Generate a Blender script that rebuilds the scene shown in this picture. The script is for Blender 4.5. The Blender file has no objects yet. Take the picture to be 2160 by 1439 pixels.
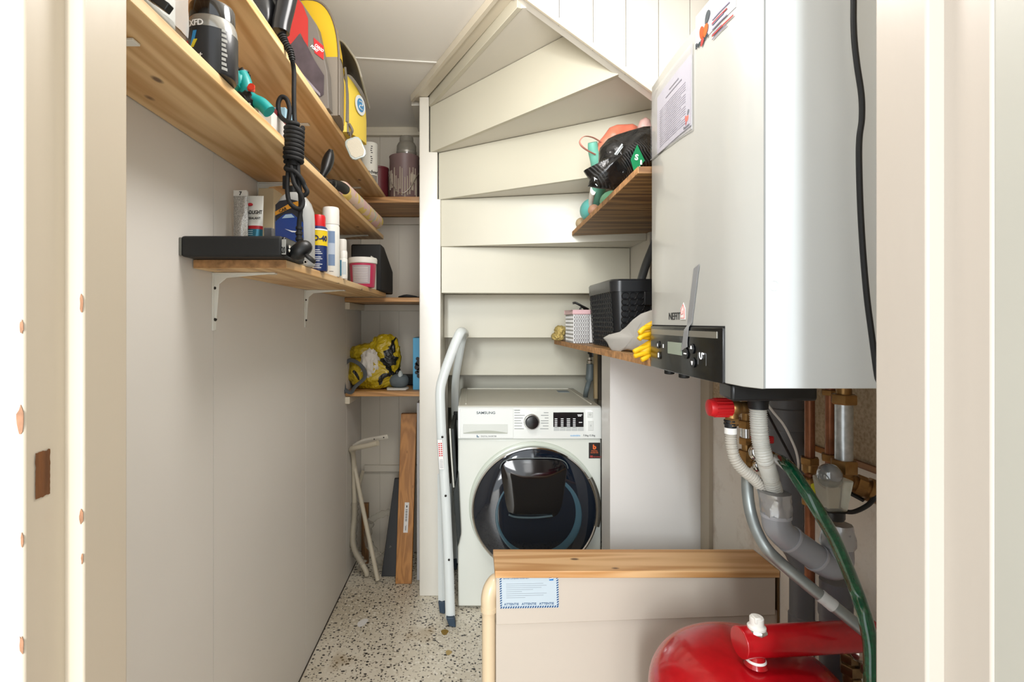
import bpy, bmesh, math, random
from mathutils import Vector, Matrix, noise
PI = math.pi
S = bpy.context.scene
C = S.collection
# ---------------------------------------------------------------- camera, world, lights
CX, CY, F, H = 993.0, 678.0, 1080.0, 1.208      # vanishing point, focal length in px, eye height
cam = bpy.data.cameras.new('camera'); cam.lens = 36 * F / 2160; cam.sensor_width = 36
cam.shift_x = (1080 - CX) / 2160; cam.shift_y = -(719.5 - CY) / 2160; cam.clip_start = .02
co = bpy.data.objects.new('camera', cam); C.objects.link(co)
co.location = (0, 0, H); co.rotation_euler = (PI / 2, 0, 0); S.camera = co
S.view_settings.view_transform = 'Standard'; S.view_settings.look = 'None'
S.view_settings.gamma = 1; S.view_settings.use_curve_mapping = False
S.view_settings.exposure = 0.18
w = bpy.data.worlds.new('World'); S.world = w; w.use_nodes = True
bg = w.node_tree.nodes['Background']; bg.inputs[0].default_value = (.93, .97, 1, 1); bg.inputs[1].default_value = 1.65

def area(name, loc, target, sx, sy, power, col):
    l = bpy.data.lights.new(name, 'AREA'); l.shape = 'RECTANGLE'; l.size = sx; l.size_y = sy
    l.energy = power; l.color = col
    o = bpy.data.objects.new(name, l); C.objects.link(o); o.location = loc
    d = Vector(target) - Vector(loc); o.rotation_euler = d.to_track_quat('-Z', 'Y').to_euler()
    return o
area('window_daylight', (-.75, -4.6, 1.3), (0, 1.5, 1.1), 1.7, 2.1, 115, (1, 1, 1))
area('window_gap_daylight', (-.60, -2.6, 2.1), (-.1, 1.8, .0), .22, 1.0, 88, (.88, .95, 1))
fill_light = bpy.data.lights.new('closet_fill_light', 'POINT'); fill_light.energy = 17; fill_light.shadow_soft_size = .14; fill_light.color = (1, .975, .95)  # unseen fill light added to brighten the closet walls and ceiling
bo_ = bpy.data.objects.new('closet_fill_light', fill_light); C.objects.link(bo_); bo_.location = (.02, .95, 1.99)

def X(px, Y): return (px - CX) / F * Y
def Z(py, Y): return H - (py - CY) / F * Y
def P(px, py, Y): return Vector((X(px, Y), Y, Z(py, Y)))

# ---------------------------------------------------------------- materials
def lin(c):
    if isinstance(c, str):
        c = [int(c[i:i + 2], 16) / 255 for i in (0, 2, 4)]
    return tuple(v / 12.92 if v <= .04045 else ((v + .055) / 1.055) ** 2.4 for v in c) + (1,)
MATS = {}
class NT:
    def __init__(s, name):
        s.m = bpy.data.materials.new(name); s.m.use_nodes = True
        s.t = s.m.node_tree; s.b = s.t.nodes['Principled BSDF']
    def n(s, typ, **kw):
        nd = s.t.nodes.new('ShaderNode' + typ)
        for k, v in kw.items():
            if k.startswith('_'): setattr(nd, k[1:], v)
            else: nd.inputs[k.replace('__', ' ')].default_value = v
        return nd
    def l(s, a, b): s.t.links.new(a, b)
    def coord(s, scale=(1, 1, 1), kind='Object'):
        tc = s.n('TexCoord'); mp = s.n('Mapping'); mp.inputs['Scale'].default_value = scale
        s.l(tc.outputs[kind], mp.inputs['Vector']); return mp.outputs[0]
    def ramp(s, fac, stops, interp='LINEAR'):
        r = s.n('ValToRGB'); r.color_ramp.interpolation = interp
        e = r.color_ramp.elements
        while len(e) < len(stops): e.new(.5)
        for el, (p, c) in zip(e, stops):
            el.position = p; el.color = c if len(c) == 4 else tuple(c) + (1,)
        s.l(fac, r.inputs[0]); return r.outputs[0]
    def mix(s, fac, a, b, mode='MIX'):
        m = s.n('Mix', _data_type='RGBA', _blend_type=mode)
        for v, i in ((fac, 0), (a, 6), (b, 7)):
            if hasattr(v, 'is_linked') or hasattr(v, 'links'): s.l(v, m.inputs[i])
            else: m.inputs[i].default_value = v
        return m.outputs[2]
def BW(v): return (v, v, v, 1)

def mat(name, col, rough=.5, metal=0, bump=0, bs=60, coat=0, trans=0, alpha=1, var=0, vs=8, bd=.002, sheen=0, ior=1.45, aniso=(1, 1, 1)):
    if name in MATS: return MATS[name]
    q = NT(name); b = q.b; c = lin(col)
    b.inputs['Base Color'].default_value = c
    b.inputs['Roughness'].default_value = rough; b.inputs['Metallic'].default_value = metal
    b.inputs['Coat Weight'].default_value = coat; b.inputs['Coat Roughness'].default_value = .06
    b.inputs['Transmission Weight'].default_value = trans; b.inputs['Alpha'].default_value = alpha
    b.inputs['IOR'].default_value = ior
    if sheen: b.inputs['Sheen Weight'].default_value = sheen
    if var:
        nz = q.n('TexNoise', Scale=vs, Detail=5.0); q.l(q.coord(aniso), nz.inputs['Vector'])
        dk = tuple(v * (1 - var) for v in c[:3]) + (1,); lt = tuple(min(1, v * (1 + var * .5)) for v in c[:3]) + (1,)
        q.l(q.ramp(nz.outputs[0], [(.3, dk), (.7, lt)]), b.inputs['Base Color'])
    if bump:
        nz = q.n('TexNoise', Scale=bs, Detail=3.0); q.l(q.coord(aniso), nz.inputs['Vector'])
        bp = q.n('Bump', Strength=bump, Distance=bd); q.l(nz.outputs[0], bp.inputs['Height'])
        q.l(bp.outputs[0], b.inputs['Normal'])
    MATS[name] = q.m; return q.m

def wood(name, c1, c2, axis='Y', scale=1, rough=.45, knots=.9, kth=.72, kc='5a3a20', coat=.0):
    if name in MATS: return MATS[name]
    q = NT(name)
    sc = {'X': (.06, 1, 1), 'Y': (1, .06, 1), 'Z': (1, 1, .06)}[axis]
    v = q.coord(tuple(a * scale for a in sc))
    n1 = q.n('TexNoise', Scale=9.0, Detail=2.0, Distortion=.5); q.l(v, n1.inputs['Vector'])
    mul = q.n('Math', _operation='MULTIPLY'); mul.inputs[1].default_value = 46; q.l(n1.outputs[0], mul.inputs[0])
    sn = q.n('Math', _operation='SINE'); q.l(mul.outputs[0], sn.inputs[0])
    mr = q.n('MapRange'); q.l(sn.outputs[0], mr.inputs[0]); mr.inputs[1].default_value = -1
    n2 = q.n('TexNoise', Scale=90.0, Detail=4.0); q.l(v, n2.inputs['Vector'])
    m1 = q.mix(.45, mr.outputs[0], n2.outputs[0])
    base = q.ramp(m1, [(.15, lin(c2)), (.75, lin(c1))])
    kv = q.coord(tuple(a * scale for a in {'X': (.5, 1, 1), 'Y': (1, .5, 1), 'Z': (1, 1, .5)}[axis]))
    vo = q.n('TexVoronoi', Scale=20.0, Randomness=1.0); q.l(kv, vo.inputs['Vector'])
    kf = q.ramp(vo.outputs['Distance'], [(.08, BW(knots)), (.16, BW(0))])
    sep = q.n('SeparateColor'); q.l(vo.outputs['Color'], sep.inputs[0])
    gt = q.n('Math', _operation='GREATER_THAN'); gt.inputs[1].default_value = kth; q.l(sep.outputs[0], gt.inputs[0])
    mm = q.n('Math', _operation='MULTIPLY'); q.l(kf, mm.inputs[0]); q.l(gt.outputs[0], mm.inputs[1])
    q.l(q.mix(mm.outputs[0], base, lin(kc)), q.b.inputs['Base Color'])
    q.b.inputs['Roughness'].default_value = rough; q.b.inputs['Coat Weight'].default_value = coat
    bp = q.n('Bump', Strength=.15, Distance=.001); q.l(n2.outputs[0], bp.inputs['Height']); q.l(bp.outputs[0], q.b.inputs['Normal'])
    MATS[name] = q.m; return q.m

def paint(name, col, rough=.4, coat=.2, bump=.12, bs=35, chips=0, grain=(1, 1, 1), var=.05, chipcol='c98d66'):
    """brushed / rolled paint with faint tone variation, optional chipped spots"""
    if name in MATS: return MATS[name]
    q = NT(name); c = lin(col)
    v = q.coord(grain)
    nz = q.n('TexNoise', Scale=bs, Detail=4.0, Roughness=.6); q.l(v, nz.inputs['Vector'])
    big = q.n('TexNoise', Scale=2.3, Detail=3.0); q.l(v, big.inputs['Vector'])
    base = q.ramp(big.outputs[0], [(.3, tuple(x * (1 - var) for x in c[:3])), (.7, tuple(min(1, x * (1 + var * .4)) for x in c[:3]))])
    if chips:
        v2 = q.coord((1, 1, .6)); vo = q.n('TexNoise', Scale=26.0, Detail=4.0, Roughness=.65); q.l(v2, vo.inputs['Vector'])
        f = q.ramp(vo.outputs[0], [(chips, BW(0)), (chips + .012, BW(1))])
        base = q.mix(f, base, lin(chipcol))
    q.l(base, q.b.inputs['Base Color'])
    q.b.inputs['Roughness'].default_value = rough; q.b.inputs['Coat Weight'].default_value = coat
    q.b.inputs['Coat Roughness'].default_value = .15
    bp = q.n('Bump', Strength=bump, Distance=.003); q.l(nz.outputs[0], bp.inputs['Height'])
    q.l(bp.outputs[0], q.b.inputs['Normal']); q.l(bp.outputs[0], q.b.inputs['Coat Normal'])
    MATS[name] = q.m; return q.m

def terrazzo():
    q = NT('terrazzo')
    v = q.coord((1, 1, 1))
    big = q.n('TexNoise', Scale=2.2, Detail=4.0); q.l(v, big.inputs['Vector'])
    base = q.ramp(big.outputs[0], [(.3, lin('c6bba4')), (.62, lin('e2dac9'))])
    def chips(scale, r0, r1, keep, col, base, stretch=(1, 1, 1)):
        vv = q.coord(stretch)
        wn = q.n('TexNoise', Scale=scale * 1.3, Detail=2.0); q.l(vv, wn.inputs['Vector'])
        add = q.n('VectorMath', _operation='MULTIPLY_ADD'); q.l(wn.outputs['Color'], add.inputs[0])
        add.inputs[1].default_value = (.012,) * 3; q.l(vv, add.inputs[2])
        vo = q.n('TexVoronoi', Scale=scale); q.l(add.outputs[0], vo.inputs['Vector'])
        f = q.ramp(vo.outputs['Distance'], [(r0, BW(1)), (r1, BW(0))])
        sep = q.n('SeparateColor'); q.l(vo.outputs['Color'], sep.inputs[0])
        gt = q.n('Math', _operation='GREATER_THAN'); gt.inputs[1].default_value = keep; q.l(sep.outputs[0], gt.inputs[0])
        mm = q.n('Math', _operation='MULTIPLY'); q.l(f, mm.inputs[0]); q.l(gt.outputs[0], mm.inputs[1])
        return q.mix(mm.outputs[0], base, lin(col))
    base = chips(75, .34, .42, .45, 'e6dfd0', base)
    base = chips(95, .30, .38, .5, '8d8371', base, (1, 1.3, 1))
    base = chips(62, .26, .32, .42, '4b453c', base, (1.25, 1, 1))
    base = chips(40, .22, .27, .55, '24211d', base, (1, 1.4, 1))
    st = q.n('TexNoise', Scale=5.5, Detail=3.0); q.l(v, st.inputs['Vector'])
    f = q.ramp(st.outputs[0], [(.62, BW(0)), (.75, BW(.55))])
    base = q.mix(f, base, lin('96763c'))
    q.l(base, q.b.inputs['Base Color']); q.b.inputs['Roughness'].default_value = .38
    return q.m

# ---------------------------------------------------------------- mesh builder
def rot(ax, deg): return Matrix.Rotation(math.radians(deg), 4, ax)
def T(x, y, z): return Matrix.Translation((x, y, z))
def smooth_path(pts, n=8, closed=False):
    pts = [Vector(p) for p in pts]; out = []; N = len(pts)
    rng = range(N if closed else N - 1)
    for i in rng:
        if closed: a, b, c, d = (pts[(i + k) % N] for k in (-1, 0, 1, 2))
        else: a, b, c, d = pts[max(i - 1, 0)], pts[i], pts[i + 1], pts[min(i + 2, N - 1)]
        for k in range(n):
            t = k / n
            out.append(.5 * ((2 * b) + (c - a) * t + (2 * a - 5 * b + 4 * c - d) * t * t + (3 * b - a - 3 * c + d) * t ** 3))
    if not closed: out.append(pts[-1])
    return out
class MB:
    def __init__(s, M=None): s.b = bmesh.new(); s.M = M or Matrix.Identity(4)
    def v(s, p): return s.b.verts.new(s.M @ Vector(p))
    def f(s, vs):
        try: return s.b.faces.new(vs)
        except ValueError: return None
    def box(s, x0, x1, y0, y1, z0, z1):
        p = [s.v((x, y, z)) for z in (z0, z1) for y in (y0, y1) for x in (x0, x1)]
        for i in ((0, 2, 3, 1), (4, 5, 7, 6), (0, 1, 5, 4), (2, 6, 7, 3), (0, 4, 6, 2), (1, 3, 7, 5)): s.f([p[k] for k in i])
        return s
    def quad(s, a, b, c, d, t=None):
        s.f([s.v(p) for p in (a, b, c, d)]); return s
    def prism(s, pts, h, axis='z', base=0):
        """extrude polygon; axis z: pts are (x,y); axis y: pts are (x,z); axis x: pts are (y,z)"""
        def mk(p, t):
            return {'z': (p[0], p[1], t), 'y': (p[0], t, p[1]), 'x': (t, p[0], p[1])}[axis]
        a = [s.v(mk(p, base)) for p in pts]; c = [s.v(mk(p, base + h)) for p in pts]
        n = len(pts)
        s.f(a[::-1]); s.f(c)
        for i in range(n): s.f([a[i], a[(i + 1) % n], c[(i + 1) % n], c[i]])
        return s
    def ring_sweep(s, rings, cap=True, closed=False):
        n = len(rings[0])
        R = [[s.v(p) for p in r] for r in rings]
        m = len(R)
        for i in range(m if closed else m - 1):
            a, c = R[i], R[(i + 1) % m]
            for k in range(n): s.f([a[k], a[(k + 1) % n], c[(k + 1) % n], c[k]])
        if cap and not closed: s.f(R[0][::-1]); s.f(R[-1])
        return s
    def tube(s, pts, r, seg=10, sm=0, closed=False, flat=None, up=None):
        """r: number or function(t 0..1, arc length); flat=(a,b) elliptical radii"""
        if sm: pts = smooth_path(pts, sm, closed)
        pts = [Vector(p) for p in pts]; N = len(pts)
        tan = []
        for i in range(N):
            if closed: d = pts[(i + 1) % N] - pts[i - 1]
            else: d = pts[min(i + 1, N - 1)] - pts[max(i - 1, 0)]
            tan.append(d.normalized() if d.length > 1e-9 else Vector((0, 0, 1)))
        u = Vector(up) if up else (Vector((0, 0, 1)) if abs(tan[0].z) < .9 else Vector((1, 0, 0)))
        rings = []; L = 0
        for i in range(N):
            u = (u - tan[i] * u.dot(tan[i]))
            u = u.normalized() if u.length > 1e-6 else tan[i].orthogonal().normalized()
            w_ = tan[i].cross(u)
            if i: L += (pts[i] - pts[i - 1]).length
            rr = r(i / (N - 1), L) if callable(r) else r
            a, b_ = (flat if flat else (rr, rr))
            rings.append([pts[i] + u * math.cos(2 * PI * k / seg) * a + w_ * math.sin(2 * PI * k / seg) * b_ for k in range(seg)])
        return s.ring_sweep(rings, closed=closed)
    def lathe(s, prof, seg=32, c=(0, 0, 0), axis='z'):
        """prof: [(r,h)] bottom to top, closed with caps where r>0"""
        rings = []
        for r, h in prof:
            ring = []
            for k in range(seg):
                a = 2 * PI * k / seg; x, y = max(r, 1e-5) * math.cos(a), max(r, 1e-5) * math.sin(a)
                p = {'z': (x, y, h), 'y': (x, h, -y), 'x': (h, x, y)}[axis]
                ring.append(Vector(p) + Vector(c))
            rings.append(ring)
        return s.ring_sweep(rings)
    def cyl(s, c, r, h, axis='z', seg=24): return s.lathe([(r, 0), (r, h)], seg, c, axis)
    def hexnut(s, c, r, h, axis='z'): return s.lathe([(r * .93, 0), (r, h * .1), (r, h * .9), (r * .93, h)], 6, c, axis)
    def ball(s, c, r, seg=16, sc=(1, 1, 1), rings=10, pw=1.0):
        R = []
        for i in range(rings + 1):
            a = -PI / 2 + PI * i / rings
            z = math.sin(a); q = max(math.cos(a), 1e-4)
            z = math.copysign(abs(z) ** pw, z); q = q ** pw
            R.append([Vector(c) + Vector((r * sc[0] * q * math.cos(2 * PI * k / seg), r * sc[1] * q * math.sin(2 * PI * k / seg), r * sc[2] * z)) for k in range(seg)])
        return s.ring_sweep(R)
    def blob(s, c, rad, seed=1, amp=.15, freq=2.0, sub=4, pw=.75, ridge=True, zmin=None):
        """crumpled soft bag: superellipsoid pushed about by noise"""
        t = bmesh.new(); bmesh.ops.create_icosphere(t, subdivisions=sub, radius=1)
        off = Vector((seed * 7.3, seed * 3.1, seed * 5.7)); mp = {}
        for v in t.verts:
            d = v.co.normalized()
            p = Vector([math.copysign(abs(x) ** pw, x) for x in d])
            p = p / max(p.length, .1) * (1.0 + .18 * (1 - max(abs(x) for x in d)))
            n = noise.noise(d * freq + off)
            if ridge: n = 1 - 2 * abs(n) * 1.6
            n2 = 1 - 2 * abs(noise.noise(d * freq * 2.7 + off)) * 1.6
            p = p * (1 + amp * n * .7 + amp * .45 * n2)
            q = Vector(c) + Vector((p.x * rad[0], p.y * rad[1], p.z * rad[2]))
            if zmin is not None: q.z = max(q.z, zmin + .001)
            mp[v.index] = s.v(q)
        for f in t.faces: s.f([mp[v.index] for v in f.verts])
        t.free(); return s
    def sheet(s, fn, nu, nv, th=0):
        g = [[s.v(fn(i / nu, j / nv)) for j in range(nv + 1)] for i in range(nu + 1)]
        for i in range(nu):
            for j in range(nv): s.f([g[i][j], g[i + 1][j], g[i + 1][j + 1], g[i][j + 1]])
        return s
def wloc(o):
    v = Vector((0, 0, 0))
    while o: v += o.location; o = o.parent
    return v
def obj(name, m, material, parent=None, bev=0, smooth=True, angle=35, solid=0, sub=0, segs=2):
    me = bpy.data.meshes.new(name)
    bmesh.ops.remove_doubles(m.b, verts=m.b.verts, dist=1e-6)
    bmesh.ops.recalc_face_normals(m.b, faces=m.b.faces)
    if parent is not None: off = wloc(parent)
    else:
        cs = [v.co for v in m.b.verts]
        off = Vector(((min(c.x for c in cs) + max(c.x for c in cs)) / 2, (min(c.y for c in cs) + max(c.y for c in cs)) / 2, min(c.z for c in cs)))
    bmesh.ops.translate(m.b, verts=m.b.verts, vec=-off)
    m.b.to_mesh(me); m.b.free()
    if smooth:
        me.polygons.foreach_set('use_smooth', [True] * len(me.polygons))
        me.set_sharp_from_angle(angle=math.radians(angle))
    o = bpy.data.objects.new(name, me); C.objects.link(o)
    if parent is not None: o.parent = parent
    else: o.location = off
    me.materials.append(material)
    if solid:
        md = o.modifiers.new('solid', 'SOLIDIFY'); md.thickness = solid; md.offset = 0
    if bev:
        md = o.modifiers.new('bevel', 'BEVEL'); md.width = bev; md.segments = segs; md.limit_method = 'ANGLE'; md.angle_limit = math.radians(40)
    if sub:
        md = o.modifiers.new('sub', 'SUBSURF'); md.levels = sub; md.render_levels = sub
    return o
def thing(name, label, cat, loc=(0, 0, 0), group=None):
    o = bpy.data.objects.new(name, None); C.objects.link(o); o.location = loc; o.empty_display_size = .05
    o['label'] = label; o['category'] = cat
    if group: o['group'] = group
    return o
def tag(o, label, cat, group=None):
    o['label'] = label; o['category'] = cat
    if group: o['group'] = group
    return o
def struct(o): o['kind'] = 'structure'; return o
def pl(o, label): o['label'] = label; return o
def basis(ex, ey, org):
    ex = Vector(ex).normalized(); ey = Vector(ey).normalized(); ez = ex.cross(ey).normalized()
    M = Matrix((ex, ey, ez)).transposed().to_4x4(); M.translation = Vector(org); return M
def text_mb(s, size, M, align='LEFT', ext=.0004, bold=0, sx=1, m=None, warp=None):
    cu = bpy.data.curves.new('t', 'FONT'); cu.body = s; cu.size = size; cu.align_x = align; cu.extrude = ext
    cu.offset = bold * size; cu.resolution_u = 3
    o = bpy.data.objects.new('t', cu); me = bpy.data.meshes.new_from_object(o)
    m = m or MB()
    vs = []
    for v in me.vertices:
        p = Vector((v.co.x * sx, v.co.y, v.co.z))
        vs.append(m.b.verts.new(warp(p) if warp else M @ p))
    for p in me.polygons:
        try: m.b.faces.new([vs[i] for i in p.vertices])
        except ValueError: pass
    bpy.data.objects.remove(o); bpy.data.curves.remove(cu); bpy.data.meshes.remove(me)
    return m
FRONT = lambda org: basis((1, 0, 0), (0, 0, 1), org)     # text facing the camera (-Y)

# ---------------------------------------------------------------- shared materials
cream = paint('cream_gloss_paint', 'dbd6ca', .35, .35, .1, 30)
risers_m = paint('riser_paint', 'cec9b6', .42, .12, .14, 22, grain=(.25, 1, 1))
leftw_m = paint('panel_paint', 'ddd9d2', .5, .05, .05, 60, var=.03)
backw_m = paint('alcove_panel_paint', 'cdc6b8', .5, .05, .05, 60, var=.05)
ceil_m = paint('ceiling_board', 'ece9e2', .55, 0, .05, 40, var=.03)
trim_m = paint('trim_paint', 'd8cfbb', .4, .2, .1, 30, grain=(1, 1, .2))
jamb_m = paint('jamb_paint', 'c6b9a5', .4, .2, .16, 30, chips=.70, grain=(1, 1, .25), chipcol='c78f6a')
white = mat('white_enamel', 'e4e4dd', .25, coat=.3)
whitep = mat('white_plastic', 'e2e0da', .4)
blackp = mat('black_plastic', '141516', .38)
blackm = mat('matt_black', '1a1b1c', .6, bump=.1, bs=200)
rubber = mat('black_rubber', '111213', .55)
screw = mat('dark_screw', '2c2824', .4, .6)
steel = mat('galvanised_steel', 'a9abab', .35, .85, var=.2, vs=40)
chrome = mat('chrome', 'd5d5d3', .1, 1)
copper = mat('aged_copper', '8d5c41', .42, .8, var=.35, vs=25)
brass = mat('brass', '9a7648', .38, .85, var=.3, vs=40)
pvc = mat('grey_pvc', '85868a', .35, coat=.15, var=.08, vs=12)
pvcd = mat('dark_grey_pvc', '5f6165', .45, bump=.15, bs=200, var=.08)
tape_m = mat('silver_tape', 'a5a5a6', .28, .6, bump=.5, bs=60)
pine_y = wood('pine_shelf', 'e2c08d', 'c0935a', 'Y', 1.0)
pine_x = wood('pine_board_x', 'e0b582', 'bd8850', 'X', 1.0, kth=.35, kc='4c3018')
pine_z = wood('oiled_plank', 'bd8342', 'a06a30', 'Z', 1.6, knots=.5, kc='7a4a1e')
ply = wood('plywood', 'a8804f', '66452a', 'X', 1.3, .5, .0)
chip = mat('chipboard_edge', 'b8895a', .7, bump=.6, bs=120, var=.45, vs=60)
red = mat('red_lacquer', 'a80c16', .25, coat=.35, var=.12, vs=60, bump=.04, bs=150)
ink = mat('grey_ink', '4a4a4c', .6); inkb = mat('black_ink', '161616', .5); paper = mat('paper', 'e6e4e2', .6)
white_ink = mat('white_ink', 'efefef', .5); red_ink = mat('red_ink', 'c4161c', .5); blue_ink = mat('blue_ink', '1f6aa8', .5)
# ================================================================ THE SETTING
XL, XR, YB, ZC = -.575, .88, 2.68, 2.22
# floor
m = MB(); m.box(-1.6, 1.6, -.6, 3.6, -.05, 0); struct(obj('floor', m, terrazzo(), smooth=False))
# left wall: sheets 0.6 m wide with fine joints
m = MB()
js = [.537, 1.144, 1.784, 2.37, 2.70]
for a, b_ in zip(js, js[1:]): m.box(XL - .03, XL, a + .0012, b_ - .0012, 0.006, ZC)
m.box(XL - .05, XL - .0025, .53, 2.72, 0, ZC)
struct(obj('wall_left', m, leftw_m, smooth=False))
m = MB(); m.box(XL - .001, XL + .002, .54, YB, 0.0, .006); struct(obj('trim_4', m, mat('dark_gap', '3a332b', .8)))
# alcove back wall, tongue and groove
m = MB(); x = XL
m.box(XL - .02, -.12, YB + .004, YB + .03, 0, ZC)
while x < -.13:
    m.box(x + .0012, min(x + .099, -.12), YB, YB + .01, 0, ZC); x += .1
struct(obj('wall_back', m, backw_m, smooth=False))
# right wall: rough plaster above a timber strip, painted below
q = NT('right_wall_plaster')
vv = q.coord(); tc = q.n('TexCoord'); sp = q.n('SeparateXYZ'); q.l(tc.outputs['Object'], sp.inputs[0])
gt = q.n('Math', _operation='GREATER_THAN'); gt.inputs[1].default_value = .893; q.l(sp.outputs[2], gt.inputs[0])
n1 = q.n('TexNoise', Scale=9.0, Detail=6.0, Roughness=.7); q.l(vv, n1.inputs['Vector'])
n2 = q.n('TexNoise', Scale=120.0, Detail=3.0); q.l(vv, n2.inputs['Vector'])
lowc = q.ramp(n1.outputs[0], [(.3, lin('cdc4b8')), (.5, lin('e4dfd6'))])
upc = q.ramp(n1.outputs[0], [(.35, lin('a08a6c')), (.65, lin('c2ae91'))])
upc2 = q.mix(.35, upc, q.ramp(n2.outputs[0], [(.35, lin('7d6b55')), (.6, lin('cdbda3'))]))
q.l(q.mix(gt.outputs[0], lowc, upc2), q.b.inputs['Base Color']); q.b.inputs['Roughness'].default_value = .75
bp = q.n('Bump', Strength=.4, Distance=.002); q.l(n2.outputs[0], bp.inputs['Height']); q.l(bp.outputs[0], q.b.inputs['Normal'])
m = MB(); m.box(XR, XR + .05, .45, 2.06, 0, ZC + .4); struct(obj('wall_right', m, q.m, smooth=False))
m = MB(); m.box(.72, .76, 2.06, 3.5, 0, ZC + .4); m.box(.76, .93, 2.06, 2.1, 0, ZC + .4); struct(obj('wall_stair_side', m, cream, smooth=False))
m = MB(); m.box(XR - .008, XR - .0005, .6, 1.85, .879, .893); struct(obj('trim_1', m, wood('strip_wood', '9c6c3c', '7c5028', 'Y', 2)))
# far wall under the stair
m = MB(); m.box(-.6, .93, 3.45, 3.5, 0, 2.6); struct(obj('wall_far', m, cream, smooth=False))
# stair outer wall (boarded) hanging above the boiler, its lower edge follows the stair
slope = (1.882 - 2.175) / (.545 - .145)
def zb(x): return 2.175 + slope * (x - .145)
m = MB(); x0 = .10
edges = [.10, .16, .262, .363, .46, .557, .65, .75, .88]
for a, b_ in zip(edges, edges[1:]):
    m.prism([(a + .001, zb(a)), (b_ - .001, zb(b_)), (b_ - .001, 2.6), (a + .001, 2.6)], .012, 'y', 1.518)
m.prism([(.10, zb(.10)), (.88, zb(.88)), (.88, 2.6), (.10, 2.6)], .03, 'y', 1.528)
struct(obj('wall_stair_outer', m, paint('outer_board_paint', 'dedbd2', .4, .2, .1, 30), smooth=False))
m = MB(); m.prism([(.105, zb(.105) - .006), (.88, zb(.88) - .006), (.88, zb(.88) + .012), (.105, zb(.105) + .012)], .012, 'y', 1.506)
struct(obj('trim_5', m, trim_m, bev=.002))
# ceiling with the diagonal edge of the stairwell
m = MB()
m.prism([(-.62, .43), (.93, .43), (.93, 1.52), (.098, 1.52), (-.26, 2.286), (-.26, 2.72), (-.62, 2.72)], .03, 'z', ZC)
struct(obj('ceiling', m, ceil_m, smooth=False))
m = MB(); m.prism([(XL, 1.944), (-.10, 2.0), (-.10, 2.008), (XL, 1.952)], .004, 'z', ZC - .0035); struct(obj('trim_6', m, ceil_m, smooth=False))
# stairwell header board
d = Vector((.358, -.766)).normalized(); nrm = Vector((-d.y, d.x)); 
a = Vector((-.262, 2.286)); b_ = a + d * .86
wd = .052
m = MB(); m.prism([tuple(a), tuple(b_), tuple(b_ + nrm * wd), tuple(a + nrm * wd)], .30, 'z', 2.196)
struct(obj('trim_7', m, trim_m, smooth=False, bev=.002))
m = MB(); m.prism([tuple(a - nrm * .006), tuple(b_ - nrm * .006), tuple(b_ + nrm * .008), tuple(a + nrm * .008)], .03, 'z', 2.189)
struct(obj('trim_8', m, trim_m, smooth=False))
# cornice on the alcove back wall
m = MB(); m.box(XL, -.2, YB - .03, YB, 2.172, 2.19); m.box(XL, -.2, YB - .018, YB, 2.19, ZC); struct(obj('trim_9', m, trim_m, bev=.002))
# rails on the back and side walls that carry the alcove shelves
m = MB(); m.box(XL + .02, -.23, YB - .018, YB - .001, .425, .458); struct(obj('trim_10', m, backw_m, bev=.002))
m = MB(); m.box(XL + .02, -.23, YB - .018, YB - .001, 1.712, 1.75); struct(obj('trim_11', m, backw_m, bev=.002))
m = MB(); m.box(XL + .02, -.23, YB - .018, YB - .001, 1.262, 1.295); struct(obj('trim_12', m, backw_m, bev=.002))
for k, zt in ((13, .862), (14, 1.295)):
    m = MB(); m.box(XL, XL + .022, 2.34, YB - .02, zt - .032, zt); struct(obj('trim_%d' % k, m, trim_m, bev=.002))
# alcove right side / stair string
m = MB(); m.box(-1.6, 1.6, 1.5, 3.52, 2.6, 2.64); m.box(-.62, -.27, 1.62, 3.5, 2.25, 2.3); struct(obj('ceiling', m, ceil_m, smooth=False))  # unseen slabs added over the stair to stop world light leaking in
m = MB(); m.box(-.64, -.6, 1.5, 3.5, 2.2, 2.6); m.box(.88, .93, 1.5, 2.1, 2.2, 2.62); m.box(-.6, .93, 1.48, 1.52, 2.25, 2.62); m.box(-.27, -.13, 2.33, 2.75, 2.19, 2.6); struct(obj('upper_stair_light_block', m, cream, smooth=False))  # unseen walls and infill block, added to close light leaks above the stair
m = MB(); m.box(-.226, -.131, 2.325, 3.45, 0, 2.19); struct(obj('wall_alcove_side', m, cream, smooth=False))
# front wall with the doorway and its rebated frame
XS, XS2, YF, YS, YK = .36, .424, .432, .476, .537
m = MB(); m.box(-1.6, -.45, YF + .015, YK, 0, 2.5); m.box(.52, 1.6, YF + .015, YK, 0, 2.5); m.box(-.45, .52, YF + .015, YK, 2.14, 2.5)
struct(obj('wall_front', m, paint('front_wall_paint', 'e4e0d8', .5, .0), smooth=False))
m = MB()
m.box(-.46, -(XS + .017), YF, YK, 0, 2.1); m.box(-(XS + .02), -XS, YS, YK, 0, 2.1)
jl = obj('trim_2', m, jamb_m, bev=.0025); struct(jl)
m = MB(); m.box(-.46, .53, YF, YK, 2.1, 2.16); struct(obj('trim_15', m, jamb_m))
m = MB(); m.box(XS2 + .016, .53, YF, YK, 0, 2.1); m.box(XS2, XS2 + .02, YS, YK, 0, 2.1)
struct(obj('trim_3', m, paint('right_jamb_paint', 'b6aca0', .35, .25, .1, 30, chips=.74, grain=(1, 1, .25), chipcol='b09478'), bev=.0025))
chipm = mat('chip_wood', 'a07355', .7, bump=.4, bs=200, var=.3, vs=80)
random.seed(3)
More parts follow.
